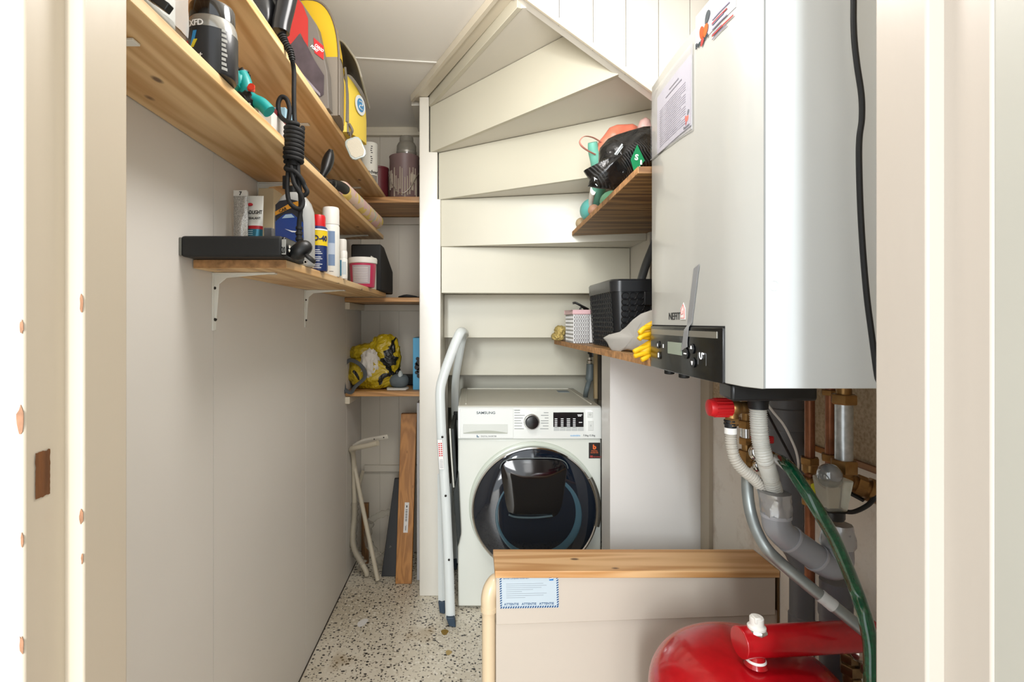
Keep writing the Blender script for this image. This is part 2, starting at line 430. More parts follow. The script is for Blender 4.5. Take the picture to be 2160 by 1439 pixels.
for (pxc, pyc, hw_, hh_) in ((50, 690, .0016, .006), (45, 885, .0030, .011), (54, 1362, .0018, .008), (52, 1140, .0012, .006), (178, 640, .0016, .010), (178, 1090, .0018, .008), (174, 1178, .0010, .005)):
    yy = YF - .0004 if pxc < 100 else YS - .0004; xe = -(XS + .017) if pxc < 100 else -XS; zc = Z(pyc, yy)
    pts = [(xe - hw_ + hw_ * (.7 + .5 * random.random()) * math.cos(a), zc + hh_ * (.7 + .5 * random.random()) * math.sin(a)) for a in [k * PI / 7 for k in range(14)]]
    pts = [(min(x, xe - .0001), z) for x, z in pts]
    pl(obj('paint_chip', MB().prism(pts, -.0004, 'y', yy + .0003), chipm, jl), 'bare wood where paint is chipped')
# latch mortise: a chiselled recess with raw wood
lx = -(XS + .017)
m = MB()
za, zc_ = Z(1052, .445), Z(955, .445)
m.sheet(lambda u, v: (lx + .0008 + .0003 * noise.noise(Vector((u * 6, v * 9, 3))), .4425 + .0155 * u + .0006 * noise.noise(Vector((v * 8, 0, 1))), za + (zc_ - za) * v + .0014 * noise.noise(Vector((u * 5, v, 2)))), 8, 24)
mo = obj('latch_mortise', m, mat('raw_dark_wood', '6d4320', .8, bump=.6, bs=90, var=.5, vs=60, aniso=(1, 1, .2)), jl); pl(mo, 'brown raw wood latch recess')
# door leaf standing open on the right
m = MB(); m.box(XS2 + .018, XS2 + .058, -.33, .470, .01, 2.09)
dr = struct(obj('door_1', m, paint('door_leaf_paint', 'aeaba0', .35, .2, .06, 18), bev=.0015))
m = MB(); m.cyl((XS2 + .0175, -.28, 1.05), .024, -.006, 'x'); m.tube([(XS2 + .012, -.28, 1.05), (XS2 - .03, -.28, 1.05), (XS2 - .035, -.17, 1.05)], .009, 10, 4)
obj('door_handle', m, chrome, dr)

# ================================================================ STAIRCASE
ZT = [2.156, 1.953, 1.746, 1.539, 1.338, 1.133, .928, .723, .518, .313, .108]
lines = [((-.184, 2.26), (.140, 1.545)), ((-.18, 2.262), (.444, 1.545)), ((-.142, 2.264), (.718, 1.748)), ((-.135, 2.266), (.718, 2.095)),
         ((-.130, 2.268), (.718, 2.31)), ((-.130, 2.48), (.718, 2.49)), ((-.130, 2.70), (.718, 2.70)), ((-.130, 2.90), (.718, 2.90)), ((-.130, 3.10), (.718, 3.10)), ((-.130, 3.30), (.718, 3.30))]
st = thing('staircase', 'cream painted winder staircase seen from below its steps', 'staircase', (0, 2.9, 0))
for k, ((ax, ay), (bx_, by)) in enumerate(lines):
    d = Vector((bx_ - ax, by - ay)).normalized(); n_ = Vector((-d.y, d.x)) * .018
    top = ZT[k - 1] if k else 2.5
    zlo = ZT[k] - (.004 if k > 3 else 0)
    m = MB(); m.prism([(ax, ay), (bx_, by), (bx_ + n_.x, by + n_.y), (ax + n_.x, ay + n_.y)], top - zlo, 'z', zlo)
    obj('riser', m, risers_m, st, bev=.0015)
treads = [[(-.184, 2.26), (.140, 1.547), (.444, 1.547), (-.18, 2.262)],
          [(-.18, 2.262), (.444, 1.547), (.718, 1.547), (.718, 1.748), (-.142, 2.264)],
          [(-.142, 2.264), (.718, 1.748), (.718, 2.095), (-.135, 2.266)],
          [(-.135, 2.266), (.718, 2.095), (.718, 2.31), (-.13, 2.268)]]
for k in range(4, 9):
    a, b_ = lines[k], lines[k + 1]; treads.append([a[0], a[1], b_[1], b_[0]])
for k, tp in enumerate(treads):
    m = MB()
    def back(i, p):
        d = (Vector(lines[i][1]) - Vector(lines[i][0])).normalized(); return (p[0] - d.y * .009, p[1] + d.x * .009)
    nb = 2 if k != 1 else 3
    tp = [back(k, tp[0]), back(k, tp[1])] + [p if (k < 2 and i == 0) else back(k + 1, p) for i, p in enumerate(tp[2:])]
    m.prism(tp, .022, 'z', ZT[k] + .0015); obj('tread', m, cream, st)
# newel post
m = MB(); m.prism([(-.226, 0), (-.132, 0), (-.132, 1.746), (-.146, 1.746), (-.146, 1.953), (-.184, 1.953), (-.184, 2.195), (-.226, 2.195)], .08, 'y', 2.25)
pl(obj('newel_post', m, cream, st, bev=.003), 'cream painted newel post')

# ================================================================ SHELVES ON THE LEFT
def bracket(y, zt, ln=.14, drop=.13, xw=XL):
    t = MB()
    t.box(xw, xw + .003, y - .0075, y + .0075, zt - drop, zt)
    t.box(xw, xw + ln, y - .008, y + .008, zt - .004, zt - .0005)
    t.prism([(xw + .002, zt - .003), (xw + ln * .95, zt - .003), (xw + .030, zt - .012), (xw + .013, zt - .026), (xw + .007, zt - drop * .8), (xw + .002, zt - drop * .85)], .004, 'y', y - .002)
    return t
def wallshelf(name, label, y0, y1, z0, z1, xf, bys, mt=pine_y, ln=.14):
    s = thing(name, label, 'shelf', ((XL + xf) / 2, (y0 + y1) / 2, z0), 'shelves on the left wall')
    m = MB(); m.prism([(XL + .002, y0), (xf, y0 + .0), (xf, y1), (XL + .002, y1)], z1 - z0, 'z', z0)
    obj('shelf_board', m, mt, s, bev=.0018)
    for y in bys:
        k = obj('bracket', bracket(y, z0, ln), white, s, bev=.0008)
        for zz in (.035, .105): obj('screw', MB().ball((XL + .004, y + .0, z0 - zz), .004, 10), screw, k)
    return s
up = wallshelf('wall_shelf', 'topmost pine board of the left wall, carrying the yellow backpack', .56, 2.417, 1.7805, 1.7985, -.40, (.79, 1.483, 2.185), ln=.107)
mid = wallshelf('wall_shelf', 'middle pine board of the left wall, carrying the black tub and pastel foam roll', .56, 2.35, 1.584, 1.602, -.40, (.685, 1.386, 2.23), ln=.128)
low = wallshelf('wall_shelf', 'lowest and shortest board of the left wall with rough near end, holding spray cans', 1.056, 2.292, 1.3172, 1.335, -.38, (1.144, 1.775))
m = MB(); m.box(XL + .004, -.381, 1.0548, 1.0562, 1.318, 1.3345); pl(obj('raw_end', m, chip, low), 'splintered sawn end')
def alshelf(label, z0, z1, y0, g='shelves in the alcove'):
    m = MB(); m.box(XL + .001, -.2275, y0, YB - .001, z0, z1)
    return tag(obj('alcove_shelf', m, wood('alcove_board', 'c4935c', '9c7040', 'X', 1.2, kc='6a4020'), bev=.0015), label, 'shelf', g)
alshelf('upper alcove board under the paint pots', 1.752, 1.7795, 2.345)
alshelf('middle alcove board level with the short wall shelf, nearly empty', 1.2965, 1.3165, 2.33)
alshelf('lower alcove board under the yellow bag', .864, .887, 2.345)

# ================================================================ SHELVES ON THE RIGHT
def rshelf(label, pts, z0, z1, g='shelves beside the boiler'):
    s = thing('side_shelf', label, 'shelf', (.6, 1.7, z0), g)
    m = MB(); m.prism(pts, z1 - z0, 'z', z0); obj('shelf_board', m, ply, s, bev=.001)
    a, b_ = Vector(pts[0]), Vector(pts[1]); d = (b_ - a).normalized(); n_ = Vector((-d.y, d.x)) * .0015
    m = MB(); m.prism([tuple(a + n_), tuple(b_ + n_), tuple(b_ - n_ * .2), tuple(a - n_ * .2)], z1 - z0 - .001, 'z', z0 + .0005)
    pl(obj('front_edge', m, chip, s), 'pale sawn edge')
    return s
rshelf('upper plywood board at right, bearing the black wrapped pack', [(X(1347, 1.24), 1.24), (.425, 2.142), (.716, 2.08), (.716, 2.05), (.879, 2.05), (.879, 1.24)], 1.5665, 1.5835)
rshelf('lower plywood board at right with the black lidded basket', [(.437, 1.25), (.405, 2.475), (.716, 2.475), (.716, 2.05), (.879, 2.05), (.879, 1.42), (.775, 1.42), (.775, 1.25)], 1.098, 1.119)
# white panel closing the gap right of the washing machine
m = MB(); m.box(X(1287, 1.93), .879, 1.93, 2.055, 0, 1.096)
tag(obj('partition_panel', m, mat('white_laminate', 'dcd8d3', .35, coat=.15), bev=.001), 'tall plain white panel right of the washing machine below the shelf', 'panel')
m = MB(); m.box(.8795 - .014, .8795, 1.86, 1.928, 0, 1.096); struct(obj('trim_16', m, paint('corner_shade', 'b5ab98', .5, 0)))  # strip in darker paint stands in for shade beside the wall corner
# ================================================================ WASHING MACHINE
WY = 2.147; wx0, wx1 = X(966, WY), X(1268, WY); wz1 = .852; wzp = Z(925, WY)
wm = thing('washing_machine', 'white front-loading washing machine with large dark round door', 'washing machine', ((wx0 + wx1) / 2, WY + .28, 0))
wmat = mat('washer_enamel', 'd6d8cf', .25, coat=.5)
obj('body', MB().box(wx0, wx1, WY, WY + .55, .012, wzp - .001), wmat, wm, bev=.006)
m = MB(); m.box(wx0 + .004, wx1 - .004, WY + .02, WY + .56, wzp, wz1 - .002); m.box(wx0 + .001, wx1 - .001, WY + .0, WY + .565, wz1 - .02, wz1 + .002)
lid = obj('top_lid', m, mat('washer_top', 'c9c6b8', .35, coat=.2), wm, bev=.006)
m = MB()
for a in ((wx0 + .03, wx0 + .036, WY + .04, WY + .54), (wx1 - .036, wx1 - .03, WY + .04, WY + .54), (wx0 + .03, wx1 - .03, WY + .535, WY + .541)): m.box(*a, wz1, wz1 + .006)
obj('lid_rim', m, mat('washer_top', 'c9c6b8'), lid, bev=.002)
obj('rating_sticker', MB().box(X(1175, 2.6), X(1198, 2.6), 2.55, 2.62, wz1 + .001, wz1 + .003), mat('sticker_grey', '7f8c94', .5), wm)
cpz0, cpz1 = wzp, Z(858, WY - .015)
m = MB(); m.prism([(WY - .012, cpz0), (WY + .03, cpz0), (WY + .03, cpz1), (WY + .004, cpz1), (WY - .006, cpz1 - .006), (WY - .012, cpz1 - .022)], wx1 - wx0, 'x', wx0)
cp = obj('control_panel', m, mat('washer_gloss', 'dfe1dc', .12, coat=.8), wm, bev=.003)
yf = WY - .0125
def fbox(px0, px1, py0, py1, y, th=.001, M=None): return (X(px0, y), X(px1, y), y - th, y + .001, Z(py1, y), Z(py0, y))
dw = obj('detergent_drawer', MB().box(*fbox(970, 1083, 862, 924, yf, .002)), MATS['washer_gloss'], wm, bev=.001)
m = MB(); m.box(*fbox(977, 1071, 895, 915, yf - .002, .001)); hr = obj('handle_recess', m, mat('drawer_recess', 'cfd2cb', .3), dw, bev=.001)
m = MB(); pts = [(X(978 + 92 * t, yf), Z(913 - 5 * math.sin(PI * t), yf)) for t in [i / 12 for i in range(13)]]
pts += [(X(1070, yf), Z(914.5, yf)), (X(978, yf), Z(914.5, yf))]; m.prism(pts, -.0015, 'y', yf - .003); obj('handle_lip', m, mat('drawer_shade', 'a9ada0', .35), hr)
def ftext(s, px, py, hpx, y, mt, parent, align='LEFT', sx=1, bold=0, name='lettering'):
    return obj(name, text_mb(s, hpx / .72 * y / F, FRONT((X(px, y), y, Z(py, y))), align, bold=bold, sx=sx), mt, parent, smooth=False)
ftext('SAMSUNG', 1005, 873.5, 5.4, yf - .0025, mat('logo_grey', '4b5358', .35, .4), dw, sx=1.16, bold=.02)
ftext('DIGITAL INVERTER', 1014, 922, 3.0, yf - .0025, ink, dw, sx=.95)
m = MB(); m.box(*fbox(1005.5, 1007.5, 918, 922.5, yf - .002)); m.box(*fbox(1007.5, 1010.5, 920.8, 922.5, yf - .002)); obj('drop_mark', m, mat('ink_blue_grey', '3a5f7a', .5), dw)
# programme dial
dx, dz = X(1121.5, yf), Z(890, yf)
dial = obj('programme_dial', MB().lathe([(.034, 0), (.0335, -.006), (.031, -.010), (.0285, -.010)], 40, (dx, yf, dz), 'y'), chrome, wm)
obj('dial_knob', MB().lathe([(.0285, 0), (.0275, -.016), (.025, -.020), (.012, -.0215), (0.0, -.0215)], 40, (dx, yf - .004, dz), 'y'), mat('dial_dark', '3b3b3b', .18, .8), dial)
m = MB()
rows = [865, 870, 875.6, 881.3, 887, 892, 898, 904]
for i, yy in enumerate(rows):
    wl = (12, 12, 22, 18, 14, 17, 16, 20)[i]; m.box(*fbox(1085, 1085 + wl, yy, yy + 1.3, yf, .0006))
    wr = (0, 10, 16, 8, 16, 16, 12, 18)[i]
    if wr: m.box(*fbox(1157 - wr, 1157, yy, yy + 1.3, yf, .0006))
obj('programme_names', m, mat('faint_ink', '8a8e8c', .5), cp)
ds = obj('display', MB().box(*fbox(1167, 1231, 870, 901, yf, .0015)), mat('display_black', '191b1d', .12, coat=.5), wm, bev=.001)
m = MB()
for cx_ in (1170, 1183, 1195.5, 1208.5):
    for yy in (883, 887, 890.6, 894.2, 897.8): m.box(*fbox(cx_, cx_ + (5.5 if cx_ != 1195.5 else 7), yy, yy + 1.6, yf - .0015, .0006))
m.box(*fbox(1218, 1228, 874.5, 876, yf - .0015, .0006)); m.box(*fbox(1219, 1226, 877, 878.5, yf - .0015, .0006)); m.box(*fbox(1221, 1228, 890.5, 892, yf - .0015, .0006))
obj('display_lettering', m, white_ink, ds)
m = MB()
for a, b_ in ((1168, 1180), (1181, 1193), (1194, 1205), (1206, 1218), (1219, 1231)): m.box(*fbox(a, b_, 902.3, 909, yf, .0012))
obj('display_keys', m, mat('key_grey', 'b9bcba', .3), cp, bev=.0005)
for k, (a, b_, c_, d_) in enumerate(((1239, 1250.5, 869, 881), (1240.5, 1252, 888, 908.5))):
    bt = obj('button', MB().box(*fbox(a, b_, c_, d_, yf, .0015)), mat('button_white', 'd3d5d0', .3), wm, bev=.0012)
    ftext('O' if k == 0 else '▷॥'[:0] + 'II', (a + b_) / 2, (c_ + d_) / 2 + 1.6, 4, yf - .0018, mat('faint_ink', '8a8e8c'), bt, 'CENTER', name='symbol')
ftext('ecobubble', 1203, 920.5, 3.6, yf - .001, mat('sky_ink', '4aa0d8', .5), cp)
ftext('7.0kg /5.0kg', 1230, 920.5, 3.8, yf - .001, ink, cp)
# energy sticker
y_ = WY - .001
bs_ = obj('warranty_sticker', MB().box(*fbox(1242, 1266, 934, 967, y_, .0008)), mat('sticker_black', '241a18', .4), wm)
ftext('b', 1254, 947.5, 9.5, y_ - .001, mat('orange_ink', 'e2672c', .5), bs_, 'CENTER', bold=.04, sx=1.1)
ftext('DIGITAL', 1254, 952.5, 2.6, y_ - .001, MATS['orange_ink'], bs_, 'CENTER'); ftext('INVERTER', 1254, 956.3, 2.6, y_ - .001, MATS['orange_ink'], bs_, 'CENTER')
ftext('10', 1244, 965.3, 4.4, y_ - .001, mat('pinkred_ink', 'd9453c', .5), bs_, bold=.02); ftext('YEAR WARRANTY', 1251, 965, 2, y_ - .001, MATS['pinkred_ink'], bs_, sx=.8)
# door
cx_, cz_ = X(1126, WY), Z(1068, WY); R = .268
ring = MB().lathe([(R + .004, .002), (R + .004, -.006), (R - .002, -.010), (R - .02, -.012), (R - .05, -.012)], 96, (cx_, WY, cz_), 'y')
obj('door_surround', ring, mat('surround_green_white', 'bfc5b8', .3), wm)
wd_ = obj('door', MB().lathe([(R - .004, -.010), (R - .003, -.026), (R - .007, -.036), (R - .012, -.038), (R - .017, -.034)], 96, (cx_ + .001, WY, cz_ - .006), 'y'), chrome, wm); pl(wd_, 'round door with thin chrome rim')
glass = mat('door_glass_dark', '0b1420', .06, coat=1.0)
obj('door_glass', MB().lathe([(R - .014, -.020), (R - .015, -.034), (R - .03, -.042), (R - .09, -.052), (R - .16, -.057), (0, -.059)], 96, (cx_ + .001, WY, cz_ - .006), 'y'), glass, wd_)
m = MB(); m.lathe([(.162, -.052), (.172, -.0535), (.176, -.052), (.180, -.0480)], 96, (cx_ + .012, WY - .001, cz_ - .02), 'y'); obj('drum_window', m, mat('door_glass_teal', '35505c', .15, coat=1.0), wd_)
# add-wash hatch: rounded trapezoid with domed face
def hatch(u, v):
    # u angle, v radius
    a = 2 * PI * u; n_ = .42
    c, s_ = math.cos(a), math.sin(a)
    x = math.copysign(abs(c) ** n_, c); z = math.copysign(abs(s_) ** n_, s_)
    hw = .147 - .019 * (1 - z) ; 
    yy = WY - .0555 - .014 * (1 - v ** 3)
    return (cx_ - .006 + hw * x * v, yy, cz_ + .088 + .126 * z * v)
rings = [[hatch(k / 64, vv) for k in range(64)] for vv in (1, .97, .9, .7, .4, .001)]
rings[0] = [(p[0], WY - .03, p[2]) for p in rings[0]]
obj('addwash_hatch', MB().ring_sweep(rings), mat('hatch_black', '0d0d10', .08, coat=1.0), wd_)
m = MB(); arc = [Vector(hatch(k / 64, 1.02)) + Vector((0, -.001, 0)) for k in range(4, 29)]; m.tube(arc, .0016, 6); obj('hatch_rim', m, mat('rim_grey', '8d9899', .2, .6), wd_)
m = MB(); m.tube([P(1073, 1086, WY - .062), P(1090, 1091, WY - .064), P(1130, 1092, WY - .066), P(1165, 1088, WY - .064)], .006, 10, 6, flat=(.004, .007))
obj('hatch_handle', m, mat('clear_grey', '5a6b72', .1, .5), wd_)
m = MB(); m.tube([(cx_ + (R - .006) * math.cos(a), WY - .036, cz_ - .006 + (R - .006) * math.sin(a)) for a in [math.radians(t) for t in range(-14, 33, 3)]], .008, 10, flat=(.012, .007)); obj('door_handle', m, chrome, wd_)
for fx in (wx0 + .05, wx1 - .05):
    for fy in (WY + .05, WY + .5): obj('foot', MB().cyl((fx, fy, 0), .02, .014), rubber, wm)

# ================================================================ BOXED-IN SECTION WITH PLANK
BY = 1.458; bx0 = .072
bm_ = paint('box_paint', 'c6bbad', .4, .15, .1, 25, grain=(.3, 1, 1))
bw = thing('pipe_boxing', 'low cream painted boxing of two wide boards under the pine plank', 'boxing', (.47, BY, 0))
zt = .478
m = MB(); za_, zb_ = Z(1319, BY), Z(1298, BY)
m.prism([(bx0, za_), (.868, zb_), (.868, zt), (bx0, zt)], .018, 'y', BY); obj('upper_board', m, bm_, bw, bev=.002)
m = MB(); m.prism([(bx0, 0), (.879, 0), (.879, zb_ + .01), (bx0, za_ + .01)], .016, 'y', BY + .006); obj('lower_board', m, bm_, bw, bev=.002)
m = MB(); m.box(bx0 + .001, bx0 + .018, BY + .022, BY + .125, 0, zt); obj('side_board', m, bm_, bw, bev=.002)
m = MB(); m.box(bx0 + .02, .879, BY + .11, BY + .128, 0, zt); obj('rear_board', m, bm_, bw)
m = MB(); m.box(.8755, .8785, BY - .001, BY + .02, zb_ - .03, zt); obj('wall_joint', m, mat('crack_brown', '6b5233', .8, bump=.8, bs=80), bw)
m = MB(); m.prism([(X(1044, BY) , BY - .006), (.8785, BY - .004), (.8785, BY + .135), (bx0 - .003, BY + .135)], .020, 'z', zt + .001)
tag(obj('plank', m, pine_x, bev=.002), 'knotty bare pine plank lying on top of the low boxing', 'plank')
# ATTENTIE card
ay = BY - .0008
M_ = FRONT((X(1055, ay), ay, Z(1284, ay))); M_ = M_ @ rot('Z', 1.2)
cw, ch = 124 / F * ay, 66 / F * ay
card = tag(obj('notice_sticker', MB(M_).box(0, cw, 0, ch, 0, .0004), mat('sticker_white', 'b9c6ce', .5)), 'white notice sticker with blue striped edge on the low boxing', 'sticker')
m = MB(M_); st_ = .0072
n = 24
for i in range(n):
    x = i * cw / n
    m.prism([(x, 0), (x + cw / n * .55, 0), (x + cw / n * .95, st_ * .8), (x + cw / n * .4, st_ * .8)], .0003, 'z', .0004)
n = 12
for i in range(n):
    y = st_ * .8 + i * (ch - st_) / n; dy = (ch - st_) / n
    for x in (0, cw - st_ * .8): m.prism([(x, y), (x + st_ * .8, y + dy * .45), (x + st_ * .8, y + dy * .95), (x, y + dy * .5)], .0003, 'z', .0004)
obj('striped_border', m, mat('border_blue', '0f4679', .5), card, smooth=False)
m = MB()
for k in range(3): text_mb('ATTENTIE', .0088, M_ @ T(.0115 + k * .0500, .0090, .0004), m=m, sx=1.05, bold=.02)
obj('lettering', m, mat('card_blue', '27507a', .5), card, smooth=False)
obj('heading', text_mb('Service Complete Rotterdam', .0062, M_ @ T(.010, ch - .0055, .0004)), MATS['card_blue'], card, smooth=False)
m = MB(M_)
for k, l in enumerate((.118, .128, .112, .085, .05, .128, .118, .06)): m.box(.018, .018 + l * .9, ch - .020 - k * .0056, ch - .0190 - k * .0056, .0004, .0006)
obj('printed_lines', m, mat('ink_pale', '8b939c', .6), card, smooth=False)
m = MB(M_); m.box(cw - .026, cw - .014, ch - .012, ch - .0002, .0004, .0007); obj('blue_square', m, mat('sq_blue', '1673b8', .5), card, smooth=False)
m = MB(M_); m.prism([(cw - .0255, ch - .008), (cw - .0145, ch - .0065), (cw - .0145, ch - .0045), (cw - .0255, ch - .006)], .0003, 'z', .0007); obj('wave_mark', m, white_ink, card, smooth=False)
# cream waste pipe left of the boxing
pr = .0195; px_ = X(1031, 1.47)
m = MB(); m.tube([(px_, 1.478, -.0), (px_, 1.478, .36), (px_, 1.478, .385)], pr, 20); m.lathe([(pr + .0035, 0), (pr + .0035, .012), (pr, .014)], 24, (px_, 1.478, .372))
m.tube([(px_, 1.478, .384), (px_, 1.479, .41), (px_ + .006, 1.484, .432), (px_ + .018, 1.494, .446), (px_ + .032, 1.505, .449)], pr + .0025, 20, 5)
tag(obj('waste_pipe', m, mat('cream_pvc', 'dcc6a4', .3, coat=.3)), 'cream plastic waste pipe with elbow at the left corner of the low boxing', 'pipe')
m = MB(); m.tube([(px_ + .0195 * math.cos(t), 1.478 + .0195 * math.sin(t), .372) for t in [i * PI / 12 for i in range(24)]], .0022, 6, closed=True)
po = obj('glue_ring', m, mat('old_glue', 'b0793c', .5), [o for o in C.objects if o.name == 'waste_pipe'][0])

# ================================================================ STEP LADDER (seen edge-on, leaning on the newel)
ld = thing('step_ladder', 'white folded step ladder standing edge-on left of the washing machine', 'step ladder', (-.1, 2.25, 0))
lw = mat('ladder_white', 'd5dad8', .25, coat=.4)
def lp(px, py, y): return (X(px, y), y, Z(py, y))
front = [lp(950, 1304, 2.04), lp(946, 1180, 2.045), lp(939, 1040, 2.05), lp(932, 930, 2.055), lp(929, 860, 2.058), lp(929, 822, 2.06), lp(935, 795, 2.065), lp(948, 757, 2.07), lp(964, 716, 2.08), lp(972, 700, 2.095),
         lp(979, 698, 2.14), lp(981, 701, 2.25), lp(981, 704, 2.36), lp(979, 709, 2.42), lp(974, 722, 2.455), lp(968, 755, 2.47), lp(961, 800, 2.48), lp(959.5, 850, 2.485), lp(962, 920, 2.49), lp(964, 1000, 2.495), lp(966, 1090, 2.5), lp(968, 1186, 2.505)]
m = MB(); m.tube(front, .013, 12, 4, flat=(.012, .0195), up=(0, 1, 0)); fr_ = obj('front_frame', m, lw, ld)
for p0, p1, y in (((931, 1000), (932.5, 1268), 2.125), ((956, 1020), (957.5, 1180), 2.50)):
    m = MB(); m.tube([lp(p0[0], p0[1], y), lp(p1[0], p1[1], y)], .01, 4, flat=(.010, .016), up=(0, 1, 0)); m.tube([lp(p0[0], p0[1], y), lp(929 if y < 2.3 else 959, 895, y - .03 if y < 2.3 else y)], .008, 4); rl = obj('rear_leg', m, lw, ld)
bluef = mat('blue_grey_rubber', '2b3c4c', .5)
for (px0, py0, px1, py1, y, r) in ((950, 1298, 953, 1319, 2.035, .017), (932, 1266, 932, 1282, 2.125, .014), (958, 1178, 958, 1191, 2.497, .013), (968, 1175, 969, 1188, 2.51, .012)):
    m = MB(); a, b_ = lp(px0, py0, y), lp(px1, py1, y); m.prism([(a[0] - r, a[2]), (a[0] + r, a[2]), (b_[0] + r, .001), (b_[0] - r * .6, .006)], r * 2.2, 'y', y - r * 1.1)
    obj('foot', m, bluef, ld, bev=.003)
gt_ = mat('tread_black', '202524', .5, bump=.4, bs=300)
for (a, b_, c_, d_, z_off) in (((949, 908), (957, 905), (963, 1012), (957, 1030), 0), ((956, 1040), (966, 1000), (972, 1130), (965, 1158), 0)):
    m = MB(); q_ = [(X(p[0], 2.1), Z(p[1], 2.1)) for p in (a, b_, c_, d_)]; m.prism(q_, .33, 'y', 2.11); s_ = obj('step', m, gt_, ld, bev=.002); pl(s_, 'black ribbed step folded flat')
    m = MB(); q2 = [(x + .005, z) for x, z in q_]; m.prism([q2[0], q2[1], q2[2]], .32, 'y', 2.115)
m = MB(); m.tube([lp(949, 904, 2.09), lp(952, 960, 2.09), lp(957, 1028, 2.09)], .004, 6, 3); obj('step_rim', m, mat('aluminium', 'b8b8b0', .4, .7), ld)
m = MB(); m.tube([lp(971, 985, 2.2), lp(976, 1060, 2.2), lp(975, 1130, 2.2), lp(969, 1178, 2.2)], .004, 6, 3, flat=(.002, .02)); obj('step_support', m, mat('mint_metal', 'b9c6bf', .3), ld)
m = MB(); m.box(X(957, 2.47), X(969, 2.47), 2.455, 2.5, Z(885, 2.47), Z(868, 2.47)); obj('hinge', m, blackp, ld, bev=.003)
for (px_r, py_r) in ((933, 922), (940, 1046), (947, 1181)):
    yv = 2.032; obj('rivet', MB().lathe([(.0045, 0), (.0045, -.002), (.002, -.003)], 14, lp(px_r, py_r, yv - .0), 'y'), screw, ld)
m = MB(); M_ = FRONT(lp(931, 990, 2.0335)) @ rot('Z', 3.4); 
so = obj('warning_sticker', MB(M_ @ T(-.008, 0, 0)).box(0, .019, 0, .118, 0, .001), paper, ld)
m = MB(M_ @ T(-.008, 0, .001))
for k in range(7): m.box(.002, .0078, .052 + k * .008, .0565 + k * .008, 0, .0004); m.box(.0105, .0165, .052 + k * .008, .0565 + k * .008, 0, .0004)
obj('red_pictograms', m, red_ink, so); m = MB(M_ @ T(-.008, 0, .001))
for k in range(6): m.box(.003, .016, .006 + k * .006, .0072 + k * .006, 0, .0004)
obj('printed_lines', m, ink, so)

# ================================================================ ALCOVE FLOOR
def lean(name, pts_lo, pts_hi, th, mt, label, cat, group=None, bev=.002):
    """board standing on floor: pts_lo/hi = (x0, x1, y, z)"""
    m = MB(); (a0, a1, ay_, az), (b0, b1, by_, bz) = pts_lo, pts_hi
    v = [m.v(p) for p in ((a0, ay_, az), (a1, ay_, az), (a1, ay_ + th, az), (a0, ay_ + th, az), (b0, by_, bz), (b1, by_, bz), (b1, by_ + th, bz), (b0, by_ + th, bz))]
    for i in ((0, 3, 2, 1), (4, 5, 6, 7), (0, 1, 5, 4), (1, 2, 6, 5), (2, 3, 7, 6), (3, 0, 4, 7)): m.f([v[k] for k in i])
    return tag(obj(name, m, mt, bev=bev), label, cat, group)
y0, y1 = 2.352, 2.50
wp = lean('wooden_plank', (X(834, y0), X(868, y0), y0, .001), (X(846, y1), X(879, y1), y1, Z(873, y1)), .03, pine_z, 'warm brown wooden plank leaning upright in the alcove with barcode label', 'plank')
Mb = basis((1, 0, .0), (.03, .19, 1), (X(850, 2.4) + .002, 2.3955, Z(1123, 2.4)))
bl = obj('barcode_label', MB(Mb).box(0, .021, 0, .135, 0, .001), paper, wp)
m = MB(Mb @ T(0, 0, .001))
for k in range(14): m.box(.006, .015, .05 + k * .004, .05 + k * .004 + (.0012, .0024, .0017)[k % 3], 0, .0004)
m.box(.008, .013, .112, .122, 0, .0004); m.box(.008, .010, .01, .03, 0, .0004); m.box(.012, .013, .01, .035, 0, .0004)
obj('barcode', m, inkb, bl)
lean('white_board', (X(879, 2.38), -.2275, 2.385, .001), (X(879, 2.38), -.2275, 2.385, Z(850, 2.385)), .25, mat('board_grey_white', 'bfc0c2', .4), 'narrow greyish white board on edge between plank and newel post', 'board')
lean('black_board', (X(804, 2.42), X(836, 2.42), 2.42, .001), (X(832, 2.55), X(845, 2.55), 2.55, Z(1010, 2.55)), .02, mat('black_laminate', '17181a', .35), 'black board leaning behind the upright wooden plank', 'board')
# brackets and bed rail tubing
by_ = 2.38
t1 = thing('bed_guard_rail', 'bent cream metal tube frame wrapped in clear plastic leaning in the alcove', 'metal frame', (X(760, by_), by_, 0))
tm_ = mat('cream_tube', 'cbc2ae', .35, coat=.2)
def ap(px, py, y): 
    return (max(X(px, y), XL + .014), y, Z(py, y))
ob = obj('bent_tube', MB().tube([ap(797, 935, 2.33), ap(770, 941, 2.36), ap(742, 947, 2.40), ap(727, 957, 2.44), ap(722, 985, 2.46), ap(722, 1040, 2.47), ap(727, 1080, 2.47), ap(745, 1150, 2.44), ap(770, 1200, 2.41), (ap(774, 1205, 2.41)[0], 2.41, .013)], .012, 12, 6), tm_, t1)
obj('straight_tube', MB().tube([(X(747, 2.47), 2.47, Z(945, 2.47)), (X(749, 2.46), 2.46, Z(990, 2.46)), (X(797, 2.365), 2.365, .012)], .0105, 12, 3), tm_, t1)
m = MB(); m.tube([ap(745, 942, 2.42), ap(762, 932, 2.41), ap(785, 926, 2.40)], .010, 4, 3, flat=(.009, .005)); 
a = Vector(ap(778, 928, 2.40)); b_ = Vector(ap(818, 921, 2.36)); m.tube([a, b_], .01, 4, flat=(.010, .004), up=(0, 0, 1)); pl_ = obj('end_bracket', m, mat('bracket_white', 'cfc9bd', .4), t1, bev=.001)
for t in (.3, .8):
    p = a.lerp(b_, t); obj('hole', MB().lathe([(.003, 0), (.003, -.0006)], 10, (p.x, p.y - .0105 + .004, p.z), 'y'), screw, pl_)
